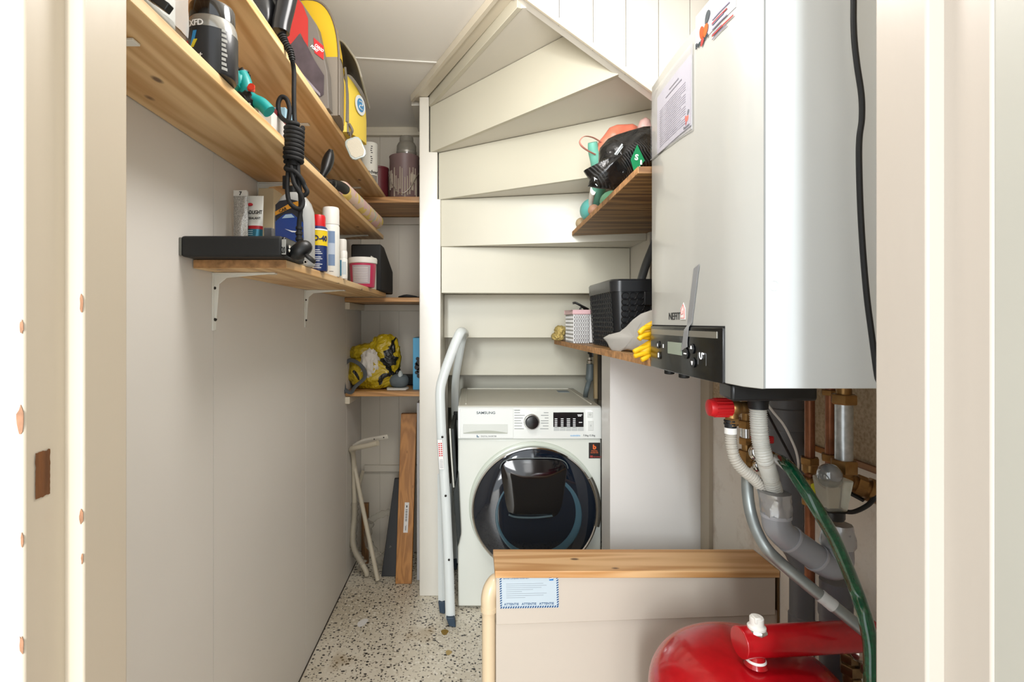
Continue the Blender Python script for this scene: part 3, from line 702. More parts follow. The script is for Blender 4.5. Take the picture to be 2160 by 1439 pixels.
obj('cross_tube', MB().tube([ap(738, 1030, 2.55), ap(765, 995, 2.64)], .009, 10), tm_, t1)
m = MB()
def wrapr(t, L): return .019 + .007 * noise.noise(Vector((L * 70, 2, 1))) + .004 * math.sin(L * 240)
m.tube([ap(721, 1060, 2.468), ap(729, 1090, 2.466), ap(745, 1150, 2.44), ap(766, 1190, 2.42)], wrapr, 14, 10)
clear = mat('clear_film', 'd9d6cc', .12, trans=.75, alpha=.55, bump=.6, bs=40, ior=1.15)
pl(obj('plastic_wrap', m, clear, t1), 'crinkled clear plastic wrap')
m = MB(); m.tube([P(779, 1100, 2.53), P(800, 1087, 2.53), P(824, 1080, 2.53)], lambda t, L: .016 + .006 * noise.noise(Vector((L * 60, 0, 5))), 10, 8)
m.tube([P(780, 1102, 2.53), P(776, 1140, 2.53), P(795, 1175, 2.50), P(800, 1200, 2.48), (X(802, 2.45), 2.47, .02)], lambda t, L: .02 + .008 * noise.noise(Vector((L * 50, 3, 5))), 10, 8)
m.tube([P(795, 1185, 2.47), P(815, 1168, 2.47), P(826, 1150, 2.47)], lambda t, L: .014 + .006 * noise.noise(Vector((L * 50, 8, 5))), 10, 8)
tag(obj('plastic_film', m, clear), 'loose crumpled clear plastic film behind the metal tubes on the alcove floor', 'plastic film')
m = MB(); m.box(XL + .03, XL + .065, 2.55, 2.57, .001, .30)
tag(obj('wood_strip', m, wood('dark_strip', '8a6238', '5f3f20', 'Z', 2)), 'short brown wood offcut standing in the alcove corner behind the tube frame', 'wood offcut')
# paper scrap on the floor
m = MB(); m.prism([(X(765, 2.05) + .019 * math.cos(a) * (1 + .15 * math.sin(3 * a)), 2.05 + .026 * math.sin(a) + .012 * math.cos(a)) for a in [k * PI / 6 for k in range(12)]], .001, 'z', .0005)
tag(obj('paper_scrap', m, paper), 'small white paper scrap on the speckled floor', 'scrap')
for i, (px_s, py_s, r, nm, hx, lb) in enumerate(((938, 1334, .014, 'floor_stain', '8b6f2c', 'dark yellow stain on the floor in front of the ladder foot'), (946, 1377, .011, 'floor_stain', 'b39a62', 'pale yellow stain on the floor nearer the doorway than the darker one'))):
    Y_ = H * F / (py_s - CY); pts = [(X(px_s, Y_) + r * (1 + .2 * math.sin(3 * a + i)) * math.cos(a), Y_ + 1.3 * r * math.sin(a)) for a in [k * PI / 8 for k in range(16)]]
    tag(obj(nm, MB().prism(pts, .0006, 'z', .0002), mat('stain%d' % i, hx, .6)), lb, 'stain')

# ================================================================ ON THE LOWER ALCOVE SHELF
zs = .8875
bg_ = thing('shopping_bag', 'crumpled yellow and black shopping bag on the lower alcove board', 'bag', (X(785, 2.46), 2.46, zs))
q = NT('yellow_black_bag'); v = q.coord(); n1 = q.n('TexNoise', Scale=7.0, Detail=1.0, Distortion=1.2); q.l(v, n1.inputs['Vector'])
col = q.ramp(n1.outputs[0], [(.0, lin('b09718')), (.53, lin('b09718')), (.555, lin('171613'))], 'CONSTANT')
q.l(col, q.b.inputs['Base Color']); q.b.inputs['Roughness'].default_value = .35
n2 = q.n('TexNoise', Scale=14.0, Detail=2.0, Distortion=2.0); q.l(v, n2.inputs['Vector']); bp = q.n('Bump', Strength=.9, Distance=.02); q.l(n2.outputs[0], bp.inputs['Height']); q.l(bp.outputs[0], q.b.inputs['Normal'])
ybag = q.m
def bagfn(seed):
    def fn(u, v):
        a = PI * 1.9 * u - .2; 
        hgt = (.10 + .15 * math.exp(-((u - .40) / .22) ** 2))
        r = 1 - .35 * v ** 2
        x = math.cos(a) * .125 * r; y = math.sin(a) * .07 * r
        n_ = noise.noise(Vector((math.cos(a) * 2.2, math.sin(a) * 2.2, v * 2.5 + seed))) * .028
        return (X(787, 2.44) + x + n_, 2.44 + y + n_ * .8 - .015 * v, zs + .002 + hgt * v * 1.0 + .3 * n_ * v)
    return fn
m = MB(); m.blob((X(788, 2.45), 2.45, zs + .075), (.118, .07, .078), 3, .16, 1.6, 4, .9, zmin=zs)
m.blob((X(812, 2.46), 2.46, zs + .15), (.070, .055, .098), 5, .2, 1.5, 4, .9, zmin=zs)
m.blob((X(779, 2.47), 2.46, zs + .165), (.085, .045, .045), 9, .2, 1.6, 4, .9, zmin=zs)
obj('bag_skin', m, ybag, bg_, angle=80)
m = MB(); m.blob((X(780, 2.40), 2.400, zs + .12), (.04, .025, .062), 11, .3, 2.2, 4, .9, zmin=zs)
obj('white_lining', m, mat('bag_lining', 'c5bfb6', .4, bump=.5, bs=30), bg_, angle=80)
m = MB(); m.tube([P(727, 830, 2.33), P(724, 780, 2.37), P(738, 760, 2.38), P(762, 772, 2.37), P(770, 795, 2.36), P(750, 815, 2.335), P(740, 828, 2.33), P(727, 822, 2.33)], .01, 8, 6, flat=(.009, .0025)); pl(obj('strap', m, mat('strap_grey', '4d5052', .8), bg_), 'grey webbing strap')
bl_ = thing('blue_box', 'light blue box with black printed figure on the lower alcove board', 'box', (X(880, 2.42), 2.42, zs))
Y_ = 2.40; obj('carton', MB().box(X(871, Y_), -.2285, Y_, 2.6, zs, Z(713, Y_)), mat('light_blue_card', '4a9fc9', .45), bl_, bev=.001)
m = MB()
for (px_b, py_b, r) in ((881, 757, 4), (883, 766, 6), (880, 775, 6), (884, 782, 5), (879, 786, 4), (884, 793, 5), (878, 768, 3)): m.lathe([(r / F * Y_, 0), (r / F * Y_, -.0006)], 12, (X(px_b, Y_), Y_ - .0002, Z(py_b, Y_)), 'y')
obj('printed_figure', m, inkb, bl_)
sn = thing('sneaker', 'grey and white sneaker lying right of the yellow bag', 'shoe', (X(838, 2.42), 2.42, zs))
m = MB(); m.blob((X(842, 2.43), 2.42, zs + .04), (.046, .040, .034), 4, .08, 1.2, 3, .9, ridge=False, zmin=zs + .008); obj('upper', m, mat('shoe_grey', '5b6468', .7, bump=.3), sn, angle=80)
m = MB(); m.ball((X(845, 2.42), 2.41, zs + .052), .05, 16, (.28, .5, .75)); m.b.verts.ensure_lookup_table(); obj('tongue', m, mat('shoe_pale', 'b9c0be', .6), sn)
m = MB(); m.prism([(X(818, 2.4), 2.372), (X(858, 2.4), 2.372), (X(862, 2.4), 2.41), (X(858, 2.4), 2.46), (X(822, 2.4), 2.465), (X(814, 2.4), 2.42)], .009, 'z', zs); obj('sole', m, mat('shoe_sole', 'cfcdc6', .6), sn, bev=.003)
m = MB(); m.box(X(790, 2.5), -.24, 2.56, 2.64, zs, zs + .05)
tag(obj('dark_case', m, blackm, bev=.006), 'flat dark case at the back of the lower alcove board', 'case')
# ================================================================ BOILER
B1, B2, BT, BB = .79, 1.23, 1.764, 1.104
bo = thing('boiler', 'large white wall-hung gas boiler with black control panel', 'boiler', (.62, 1.0, BB))
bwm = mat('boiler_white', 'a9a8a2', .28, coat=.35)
fprof = [(.4532, B1), (.4366, .822), (.430, .88), (.4262, .96), (.4245, 1.04), (.4255, 1.12), (.431, B2 - .012), (.436, B2)]
def fx(y):
    for (xa, ya), (xb, yb) in zip(fprof[1:], fprof[2:]):
        if ya <= y <= yb: return xa + (xb - xa) * (y - ya) / (yb - ya)
    return fprof[1][0] if y < .822 else fprof[-1][0]
m = MB(); m.prism([(.4545, B1 + .0005), (.862, B1 + .0005), (.862, B2), (.4545, B2)], BT - BB, 'z', BB)
obj('side_casing', m, mat('boiler_side', 'd2d6d6', .45, coat=.05), bo, bev=.0015)
m = MB(); m.prism(fprof[:] + [(.4528, B2)], BT - BB + .002, 'z', BB - .001); fc = obj('front_cover', m, bwm, bo, angle=25, bev=.0012)
m = MB(); m.prism([(.4525, B1 - .0004), (.4548, B1 - .0004), (.4548, B2), (.4525, B2)], BT - BB, 'z', BB); obj('cover_seam', m, mat('seam_grey', '8b8d8b', .6), bo)
m = MB(); m.tube([(X(1633, B1) + .0075 * math.cos(a), B1 + .0001, Z(603, B1) + .0075 * math.sin(a)) for a in [k * PI / 16 for k in range(32)]], .0006, 6, closed=True); obj('knockout_ring', m, MATS['boiler_side'], bo)
m = MB(); m.prism([(.440, .864), (.588, .868), (.72, 1.20), (.600, 1.21), (.500, 1.02), (.452, .93)], .030, 'z', 1.0725); obj('bottom_tray', m, blackp, bo, bev=.005)
for ya, l in ((1.165, .02), (1.085, .024)):
    m = MB(); m.cyl((.452, ya, 1.088), .011, .016); obj('rubber_foot', m, rubber, bo, bev=.002)
def onfront(off):     # warp: text x -> -Y direction along the front, text y -> Z, local origin set by closure
    def mk(y0, z0, ang=0):
        ca, sa = math.cos(ang), math.sin(ang)
        def wp(p):
            u = p[0] * ca - p[1] * sa; v = p[0] * sa + p[1] * ca
            y = y0 - u; return Vector((fx(y) - off - p[2] if len(p) > 2 else fx(y) - off, y, z0 + v))
        return wp
    return mk
F0 = onfront(.0006)
def fpatch(y0, y1, z0, z1, off, th, name, mt, parent, n=14, bev=0, z0b=None, z1b=None):
    """thin curved plate on the boiler front between y0 (near) and y1 (far)"""
    z0b = z0 if z0b is None else z0b; z1b = z1 if z1b is None else z1b
    m = MB(); rings = []
    for i in range(n + 1):
        t = i / n; y = y0 + (y1 - y0) * t; x = fx(y) - off; a = z0 + (z0b - z0) * t; b_ = z1 + (z1b - z1) * t
        rings.append([(x + th, y, a), (x, y, a), (x, y, b_), (x + th, y, b_)])
    m.ring_sweep(rings); return obj(name, m, mt, parent, bev=bev, angle=30)
pn = fpatch(.868, 1.212, BB - .002, 1.197, .0045, .012, 'control_panel', mat('panel_black', '0e0f10', .22, coat=.25), bo, bev=.0012); 
fpatch(.884, 1.205, 1.1785, 1.190, .0054, .003, 'trim_strip', mat('brushed_steel', 'a8a49a', .35, .8), pn)
fpatch(.868, 1.212, 1.196, 1.2, .001, .004, 'panel_gap', mat('gap_black', '141414', .7), pn)
def fpx(px0, px1, yy=None): # px range on the front -> y range (solve)
    def sol(px):
        lo, hi = .80, 1.23
        for _ in range(40):
            mdl = (lo + hi) / 2
            if CX + fx(mdl) / mdl * F > px: lo = mdl
            else: hi = mdl
        return (lo + hi) / 2
    return sol(px1), sol(px0)
ya, yb_ = fpx(1414, 1443); fpatch(ya, yb_, 1.140, 1.165, .0058, .002, 'display', mat('lcd_grey', '8d9687', .25), pn)
def disc_on_front(px, z, r, mt, name, parent, off=.0058):
    y = fpx(px, px)[0]; m = MB(); rr = []
    for o_ in (0, -.0016): rr.append([(fx(y) - off + o_, y + r * math.cos(a), z + r * math.sin(a)) for a in [k * PI / 12 for k in range(24)]])
    m.ring_sweep(rr); return obj(name, m, mt, parent)
bk = mat('key_black', '1d1e20', .35)
for px, py, r, s_, nm in ((1394, 727, .0085, 'I', 0), (1396, 750, .0085, '8', 0), (1453, 746, .0105, '—', 0), (1466, 736, .0095, '^', 1), (1468, 765, .0095, 'v', 1)):
    y = fpx(px, px)[0]; z = Z(py, y); b_ = disc_on_front(px, z, r, bk, 'button', pn)
    if s_ == '—':
        fpatch(y - .006, y + .006, z - .0012, z + .0012, .0078, .001, 'symbol', white_ink, b_, 2)
    else:
        wv = onfront(.0078)(y, z - .004)
        obj('symbol', text_mb(s_, .014 if s_ != 'I' else .009, None, 'CENTER', warp=wv, bold=.03), white_ink, b_, smooth=False)
y = fpx(1486, 1486)[0]; z = Z(752, y); m = MB()
wv = onfront(.0060)(y, z)
m.tube([wv(p) for p in ((-.006, .007, 0), (-.006, .0, 0), (-.002, -.005, 0), (.002, -.002, 0), (.002, .006, 0), (.006, .006, 0))], .0009, 6, 4); m.ball(wv((.0075, .005, 0)), .0018, 8); obj('flame_symbol', m, white_ink, pn)
for px in (1478, 1495): ya, yb_ = fpx(px - .6, px); fpatch(ya, yb_, 1.128, 1.150, .0049, .001, 'key_line', mat('ghost', '6a6a6a', .4), pn, 1)
ya, yb_ = fpx(1402.5, 1404); fpatch(ya, yb_, 1.150, 1.158, .0049, .001, 'status_mark', white_ink, pn, 1)
# maker name and house mark
y = fpx(1411, 1411)[0]; z = Z(674.5, 1.07)
obj('lettering', text_mb('NEFIT', .0215, None, 'LEFT', warp=F0(y, z), bold=.0, sx=1.12), inkb, fc, smooth=False)
y = fpx(1437, 1437)[0]; wv = onfront(.0008)(y, z)
m = MB(); rr = [[wv(p + (0,)) for p in ((0, 0), (.022, 0), (.022, .022), (.013, .034), (.0, .022))], [wv((p[0], p[1], .0006)) for p in ((0, 0), (.022, 0), (.022, .022), (.013, .034), (0, .022))]]
m.ring_sweep(rr); hm = obj('house_mark', m, mat('mark_white', 'e9e0dc', .4), fc)
m = MB(); wv = onfront(.0016)(y, z); m.tube([wv(p + (0,)) for p in ((.002, .003), (.018, .003), (.018, .020), (.012, .030), (.003, .020), (.003, .010), (.012, .012), (.012, .018))], .0007, 5, 1); obj('red_outline', m, mat('faded_red', 'c9605c', .5), hm)
# duct tape strip on the front
def tapep(t):
    y = .963 + .042 * t; z = 1.3115 - .156 * t; return y, z
m = MB(); rings = []
for i in range(21):
    t = i / 20; y, z = tapep(t); w_ = .0105 * (1 + .03 * math.sin(t * 30)); 
    if t > .93: w_ *= 1 + (t - .93) * 6
    off = .0012 if z > 1.2 else .0062
    rings.append([(fx(y - w_) - off, y - w_, z + .003), (fx(y + w_) - off, y + w_, z - .003 - (.004 if i == 20 else 0)), (fx(y + w_) - off - .0008, y + w_, z - .003 - (.004 if i == 20 else 0)), (fx(y - w_) - off - .0008, y - w_, z + .003)])
m.ring_sweep(rings); tag(obj('tape_strip', m, mat('grey_tape', '8f9092', .4, .3), angle=60), 'strip of grey duct tape hanging over the black boiler panel', 'tape')
# service sticker and document pouch
ya, yb_ = fpx(1464, 1548)
wv0 = onfront(.0008)
ss = thing('service_sticker', 'white service sticker with orange butterfly mark high on the boiler front', 'sticker', (.425, .89, 1.65))
fpatch(.838, .968, Z(104, .968) , Z(36, .968), .001, .0008, 'sticker_sheet', mat('sheet_white', 'a9a9ac', .4), ss, 12, z0b=Z(104, .968), z1b=Z(36, .968))
def petal(cy, cz, r1, r2, ang, mt, parent, off=.0024, name='petal'):
    m = MB(); rr = []
    for o_ in (0, -.0004):
        ring = []
        for k in range(20):
            a = 2 * PI * k / 20; u, v = r1 * math.cos(a), r2 * math.sin(a) * (1 + .25 * math.cos(a))
            uu = u * math.cos(ang) - v * math.sin(ang); vv_ = u * math.sin(ang) + v * math.cos(ang)
            y = cy - uu; ring.append((fx(y) - off + o_, y, cz + vv_))
        rr.append(ring)
    m.ring_sweep(rr); return obj(name, m, mt, parent)
orange = mat('logo_orange', 'cf5210', .5); dgrey = mat('logo_grey', '3f3a40', .5); dred = mat('logo_red', 'a8322e', .5)
def butterfly(cy, cz, s_, parent):
    petal(cy + .008 * s_, cz + .000 * s_, .016 * s_, .0085 * s_, 1.75, mat('logo_orange2', 'c44310', .5), parent)
    petal(cy - .009 * s_, cz - .003 * s_, .014 * s_, .009 * s_, 1.2, orange, parent)
    petal(cy - .016 * s_, cz + .022 * s_, .014 * s_, .0085 * s_, 1.05, dgrey, parent)
    petal(cy + .006 * s_, cz - .021 * s_, .009 * s_, .006 * s_, 1.0, dred, parent)
yl = .935; butterfly(yl, Z(66, yl), .82, ss)
obj('lettering', text_mb('Feenstra', .0135, None, 'LEFT', warp=onfront(.0022)(.966, Z(104, .964), 0.0), bold=.015), dgrey, ss, smooth=False)
m = MB()
for i, (u0, l, cc) in enumerate(((.0, .052, 0), (.0, .035, 0), (.0, .045, 0), (.0, .03, 0), (.0, .044, 0))):
    y = .905 - u0; z = Z(44, .905) - i * .0085 + .0
    rr = []
    for t in (0, .5, 1): yy = y - l * t; rr.append([(fx(yy) - .002, yy, z), (fx(yy) - .0026, yy, z), (fx(yy) - .0026, yy, z + .0017), (fx(yy) - .002, yy, z + .0017)])
    m.ring_sweep(rr)
obj('printed_lines', m, mat('ink_lilac', '6f6880', .5), ss)
m = MB()
for y, l, z in ((.905, .045, Z(52, .905)), (.905, .062, Z(73, .905) - .004)):
    rr = []
    for t in (0, .5, 1): yy = y - l * t; rr.append([(fx(yy) - .002, yy, z), (fx(yy) - .0028, yy, z), (fx(yy) - .0028, yy, z + .0023), (fx(yy) - .002, yy, z + .0023)])
    m.ring_sweep(rr)
obj('red_lines', m, mat('ink_redpale', 'a02a28', .5), ss)
dp = thing('document_pouch', 'clear plastic pouch with printed service sheet taped to the boiler front', 'document pouch', (.425, 1.1, 1.57))
zt0, zt1, zb0, zb1 = Z(90, .978), 1.742, Z(272, .978), Z(338, 1.222)
fpatch(.983, 1.170, zb0 + .010, zt0 - .018, .0022, .0006, 'printed_sheet', mat('sheet_lilac', 'a8a5ad', .6), dp, 12, z0b=zb0 + .012, z1b=zt0 - .022)
m = MB()
for i in range(19):
    z = zt0 - .062 - i * .0047; rr = []
    for t in (0, .33, .66, 1):
        yy = 1.150 - (.142 - (.02 if i % 5 == 4 else 0)) * t; rr.append([(fx(yy) - .0024, yy, z), (fx(yy) - .0029, yy, z), (fx(yy) - .0029, yy, z + .0012), (fx(yy) - .0024, yy, z + .0012)])
    if z > zb0 + .02: m.ring_sweep(rr)
obj('printed_text', m, mat('ink_soft', '7f7b86', .6), dp)
m = MB()
for z, y, l in ((zt0 - .040, 1.09, .05), (zt0 - .049, 1.11, .085)):
    rr = []
    for t in (0, .5, 1): yy = y - l * t; rr.append([(fx(yy) - .0024, yy, z), (fx(yy) - .0030, yy, z), (fx(yy) - .0030, yy, z + .0022), (fx(yy) - .0024, yy, z + .0022)])
    m.ring_sweep(rr)
obj('heading', m, mat('ink_mid', '55525c', .6), dp)
butterfly(1.003, zb0 + .030, .42, dp); obj('lettering', text_mb('Feenstra', .0075, None, 'LEFT', warp=onfront(.0029)(1.016, zb0 + .012)), ink, dp, smooth=False)
m = MB()
def pf(u, v):
    y = .978 + .243 * u; z = (zb0 + (zb1 - zb0) * u) + ((zt0 + (zt1 - zt0) * u) - (zb0 + (zb1 - zb0) * u)) * v
    e = min(u, 1 - u, v, 1 - v) * 8; e = min(1, e)
    bul = .0035 + .006 * e * abs(noise.noise(Vector((u * 2.5 + 3, v * 3.0, 1.5)))) + .010 * e * max(0, u - .35) * (1 - v)
    return (fx(min(y, 1.229)) - bul, y, z)
m.sheet(pf, 26, 22); obj('plastic_sleeve', m, mat('clear_pouch', 'c4c2cc', .06, trans=.0, alpha=.2, coat=.7), dp, angle=90)
m = MB(); m.tube([pf(0, 0), pf(.5, 0), pf(1, 0)], .0009, 5, 1); m.tube([pf(0, 0), pf(0, .5), pf(0, 1)], .0009, 5, 1); obj('welded_edge', m, mat('edge_grey', '9b9a9c', .3), dp)
# black cable in front of the boiler side
m = MB(); yc = .765
m.tube([P(1803, -560, yc), P(1801, -60, yc), P(1801, 60, yc), P(1807, 130, yc), P(1817, 200, yc), P(1818, 250, yc), P(1813, 290, yc), P(1812, 340, yc), P(1815, 440, yc), P(1821, 540, yc), P(1829, 630, yc), P(1838, 700, yc), P(1850, 790, yc), P(1862, 860, yc), (.635, yc, .8), (.645, yc, .4), (.65, yc, .006)], .0040, 10, 6)
tag(obj('cable', m, rubber), 'thick black cable hanging in front of the white boiler side', 'cable')
# flue pipe above
m = MB(); m.cyl((.60, 1.02, BT), .05, .455, seg=32); tag(obj('flue_pipe', m, mat('flue_grey', '6f7378', .4)), 'grey flue pipe rising from the top of the boiler', 'pipe')

# ================================================================ PIPES UNDER THE BOILER
def nut(m, px, py, y, r, h, axis='z'):
    p = P(px, py, y); m.hexnut((p.x, p.y, p.z - h / 2) if axis == 'z' else (p.x - h / 2, p.y, p.z), r, h, axis)
# safety valve with red cap
sv = thing('safety_valve', 'brass safety valve with red cap under the boiler front', 'valve', tuple(P(1555, 860, 1.02)))
yv = 1.02; c = P(1493, 860, yv); rc = 19 / F * yv
m = MB(); m.lathe([(rc * .55, 0), (rc * .9, .002), (rc, .008), (rc * .98, .036), (rc * .93, .045)], 24, c, 'x')
for k in range(16):
    a = k * PI / 8; m.tube([(c.x + .012, c.y + rc * 1.0 * math.cos(a), c.z + rc * 1.0 * math.sin(a)), (c.x + .043, c.y + rc * math.cos(a), c.z + rc * math.sin(a))], .0016, 6)
obj('red_cap', m, mat('red_plastic', 'b8161c', .4), sv, bev=.0)
m = MB(); m.lathe([(.013, .044), (.015, .048), (.015, .058), (.012, .060), (.012, .082), (.016, .083), (.016, .092)], 20, c, 'x')
m.cyl((c.x + .048, c.y, c.z - .035), .012, .035); m.hexnut((c.x + .048, c.y, c.z - .032), .014, .012); m.ball((c.x + .052, c.y, c.z), .017, 16)
obj('valve_body', m, brass, sv)
def corr(r, per=.0048, dep=.0013): return lambda t, L: r + dep * math.sin(2 * PI * L / per)
def dens(pts, step=.0012, sm=24):
    p = smooth_path(pts, sm); out = [p[0]]; L = 0
    tot = []
    for a, b_ in zip(p, p[1:]):
        d = (b_ - a).length; n_ = max(1, int(d / step))
        for k in range(n_): out.append(a.lerp(b_, (k + 1) / n_))
    return out
hoseg = mat('hose_grey', 'b3ada2', .5); 
ha = thing('drain_hose', 'thinner pale corrugated hose under the red-capped valve', 'hose', tuple(P(1545, 900, yv)), 'corrugated drain hoses')
obj('hose_body', MB().tube(dens([P(1541, 902, yv), P(1542, 935, yv), P(1550, 968, yv), P(1568, 992, yv), P(1590, 1010, yv), P(1610, 1032, yv), P(1622, 1052, yv)]), corr(.0105), 14), hoseg, ha)
m = MB(); p = P(1541, 902, yv); m.cyl((p.x, p.y, p.z), .011, .016); m.cyl((p.x, p.y, p.z + .006), .0125, .003); m.cyl((p.x, p.y, p.z + .012), .0125, .003); obj('black_collar', m, rubber, ha)
obj('white_cuff', MB().cyl((p.x, p.y, p.z - .012), .0118, .012), whitep, ha)
hb = thing('drain_hose', 'thicker pale corrugated hose with black collar straight under the boiler', 'hose', tuple(P(1600, 860, .98)), 'corrugated drain hoses')
yh = .98
obj('hose_body', MB().tube(dens([P(1599, 858, yh), P(1600, 890, yh), P(1604, 930, yh), P(1612, 965, yh), P(1623, 1000, yh + .02), P(1635, 1045, yh + .03), P(1638, 1060, yh + .03)]), corr(.0150, .0042, .0011), 16), mat('hose_pale', 'b8b6ae', .5), hb)
p = P(1599, 862, yh); obj('black_collar', MB().lathe([(.0175, 0), (.018, .012), (.019, .016), (.0165, .020), (.0165, .034)], 24, p), rubber, hb)
# trap in grey PVC with silver tape
ys = 1.0
tr = thing('siphon_trap', 'grey plastic U-shaped drain trap wrapped in silver tape', 'drain trap', tuple(P(1700, 1200, ys)))
R_ = .0255
obj('trap_bend', MB().tube([P(1636, 1075, ys), P(1637, 1098, ys), P(1641, 1113, ys), P(1655, 1130, ys), P(1675, 1144, ys), P(1715, 1172, ys), P(1738, 1188, ys), P(1757, 1194, ys), P(1768, 1182, ys), P(1768, 1155, ys), P(1767, 1120, ys)], R_, 24, 6), pvc, tr)
m = MB()
for (a, b_) in ((P(1637, 1090, ys), P(1637, 1084, ys)), (P(1668, 1138, ys), P(1664, 1135.5, ys)), (P(1724, 1178, ys), P(1720, 1175.5, ys)), (P(1768, 1150, ys), P(1768, 1145, ys))): m.tube([a, b_], R_ + .0025, 24)
obj('socket_rims', m, mat('pvc_light', '9a9a9e', .35), tr) if False else m.b.free()
for (a, b_) in ((P(1637, 1090, ys), P(1637, 1083, ys)), (P(1668, 1139, ys), P(1664, 1136, ys)), (P(1724, 1178.5, ys), P(1720, 1175.5, ys)), (P(1768, 1152, ys), P(1768, 1147, ys))): obj('socket_rim', MB().tube([a, b_], R_ + .002, 24), mat('pvc_light', '97979b', .35), tr)
def crumple(r, fr=60, am=.0035): return lambda t, L: r + am * noise.noise(Vector((L * fr, 1.3, 2)))
def tapewrap(pts, r, seed):
    m = MB(); p = smooth_path(pts, 10); rings = []
    for i, q_ in enumerate(p):
        rings.append([q_ + Vector((math.cos(a), math.sin(a), 0)) * (r(i / len(p)) * (1 + .10 * noise.noise(Vector((math.cos(a) * 2.5, math.sin(a) * 2.5, q_.z * 70 + seed))))) for a in [k * 2 * PI / 28 for k in range(28)]])
    return m.ring_sweep(rings)
obj('tape_wrap', tapewrap([P(1633, 1038, ys), P(1636, 1060, ys), P(1637, 1086, ys)], lambda t: .0285 - .002 * t, 1), tape_m, tr)
obj('tape_wrap', tapewrap([P(1770, 1105, ys), P(1768, 1120, ys), P(1767, 1150, ys)], lambda t: .022 + .008 * min(1, t * 1.2), 5), tape_m, tr)
# clear funnel
p = P(1756, 1075, ys); fn_ = thing('clear_funnel', 'small clear plastic tundish funnel with black base above the drain trap', 'funnel', tuple(p))
clr = mat('clear_plastic', 'c8c5b8', .12, trans=.7, bump=.3, bs=60, ior=1.2)
m = MB(); w0, w1, hh = .019, .027, .062
m.ring_sweep([[(p.x + sx * w0, p.y + sy * w0 * .8, p.z) for sx, sy in ((-1, -1), (1, -1), (1, 1), (-1, 1))], [(p.x + sx * w1, p.y + sy * w1 * .8, p.z + hh) for sx, sy in ((-1, -1), (1, -1), (1, 1), (-1, 1))]]); obj('funnel_cup', m, clr, fn_, bev=.003)
m = MB(); m.ball(P(1750, 1003, ys), .022, 24, (1, 1, 1.05)); obj('round_dome', m, mat('smoked_dome', '9a9c9d', .06, .3, trans=.35, coat=1), fn_)
m = MB(); m.lathe([(.019, -.018), (.021, -.014), (.021, -.002), (.025, 0)], 24, p); obj('black_base', m, blackp, fn_)
# valve cluster behind the hoses
yb2 = 1.08; m = MB()
c0 = P(1574, 985, yb2)
m.cyl((c0.x, c0.y, c0.z), .009, .15); nut(m, 1574, 895, yb2, .016, .016); nut(m, 1574, 930, yb2, .015, .014); nut(m, 1574, 960, yb2, .017, .02); nut(m, 1574, 975, yb2, .014, .012)
vc = thing('stopcock', 'brass stopcock with red lever behind the corrugated hoses', 'valve', tuple(c0)); obj('valve_body', m, brass, vc)
m = MB(); a = P(1574, 915, yb2); m.cyl((a.x, a.y, a.z - .008), .0105, .03); obj('steel_sleeve', m, chrome, vc)
m = MB(); m.box(*(lambda a, b_: (a.x, b_.x, a.y - .012, a.y - .004, b_.z, a.z))(P(1577, 918, yb2), P(1627, 934, yb2))); obj('red_lever', m, mat('red_plastic', 'b8161c'), vc, bev=.003)
m = MB(); a = P(1590, 955, yb2 - .02); m.ball(a, .011, 16, (1, 1, 1.4)); m.ball(a + Vector((.006, 0, -.028)), .009, 14, (1, 1, 1.3)); obj('chrome_fitting', m, chrome, vc)
# big dark vertical soil pipe on the right wall
yp = 1.36; rp = 33 / F * yp; cx2 = X(1657, yp)
m = MB(); lo = P(1692, 1439, 1.335)
m.tube([(cx2, yp, Z(700, yp)), (cx2, yp, Z(960, yp)), (cx2, yp, Z(1095, yp)), (cx2 + .003, yp - .003, Z(1120, yp)), (lo.x - .005, 1.340, Z(1175, 1.34)), (lo.x, 1.335, Z(1200, 1.335)), (lo.x, 1.335, .3), (lo.x, 1.335, 0)], lambda t, L: rp if L < .50 else max(.0295, rp - (L - .50) * .14), 36, 6)
m.lathe([(rp + .0, 0), (rp + .003, .002), (rp + .003, .055), (rp, .058)], 36, (cx2, yp, Z(905, yp)))
m.lathe([(.030, 0), (.032, .003), (.032, .040), (.0295, .043)], 30, (lo.x, 1.335, Z(1330, 1.335)))
sp_ = tag(obj('soil_pipe', m, pvcd), 'wide dark grey vertical soil pipe in the corner behind the hoses', 'pipe')
yr = 1.12; m = MB(); a = P(1762, 1439, yr); m.cyl((a.x, yr, 0), 29 / F * yr, Z(1225, yr), seg=30); m.lathe([(.032, 0), (.0325, .003), (.0325, .035), (.030, .038)], 30, (a.x, yr, Z(1300, yr)))
tag(obj('waste_pipe', m, pvcd), 'grey vertical waste pipe rising from below the drain trap', 'pipe')
m = MB(); m.tube([P(1772, 1228, 1.19), P(1795, 1245, 1.19), P(1808, 1280, 1.19), P(1806, 1330, 1.19), P(1800, 1420, 1.19)], .012, 14, 5)
tag(obj('copper_pipe', m, copper), 'curved copper pipe behind the right end of the red manifold', 'pipe', 'copper pipes')
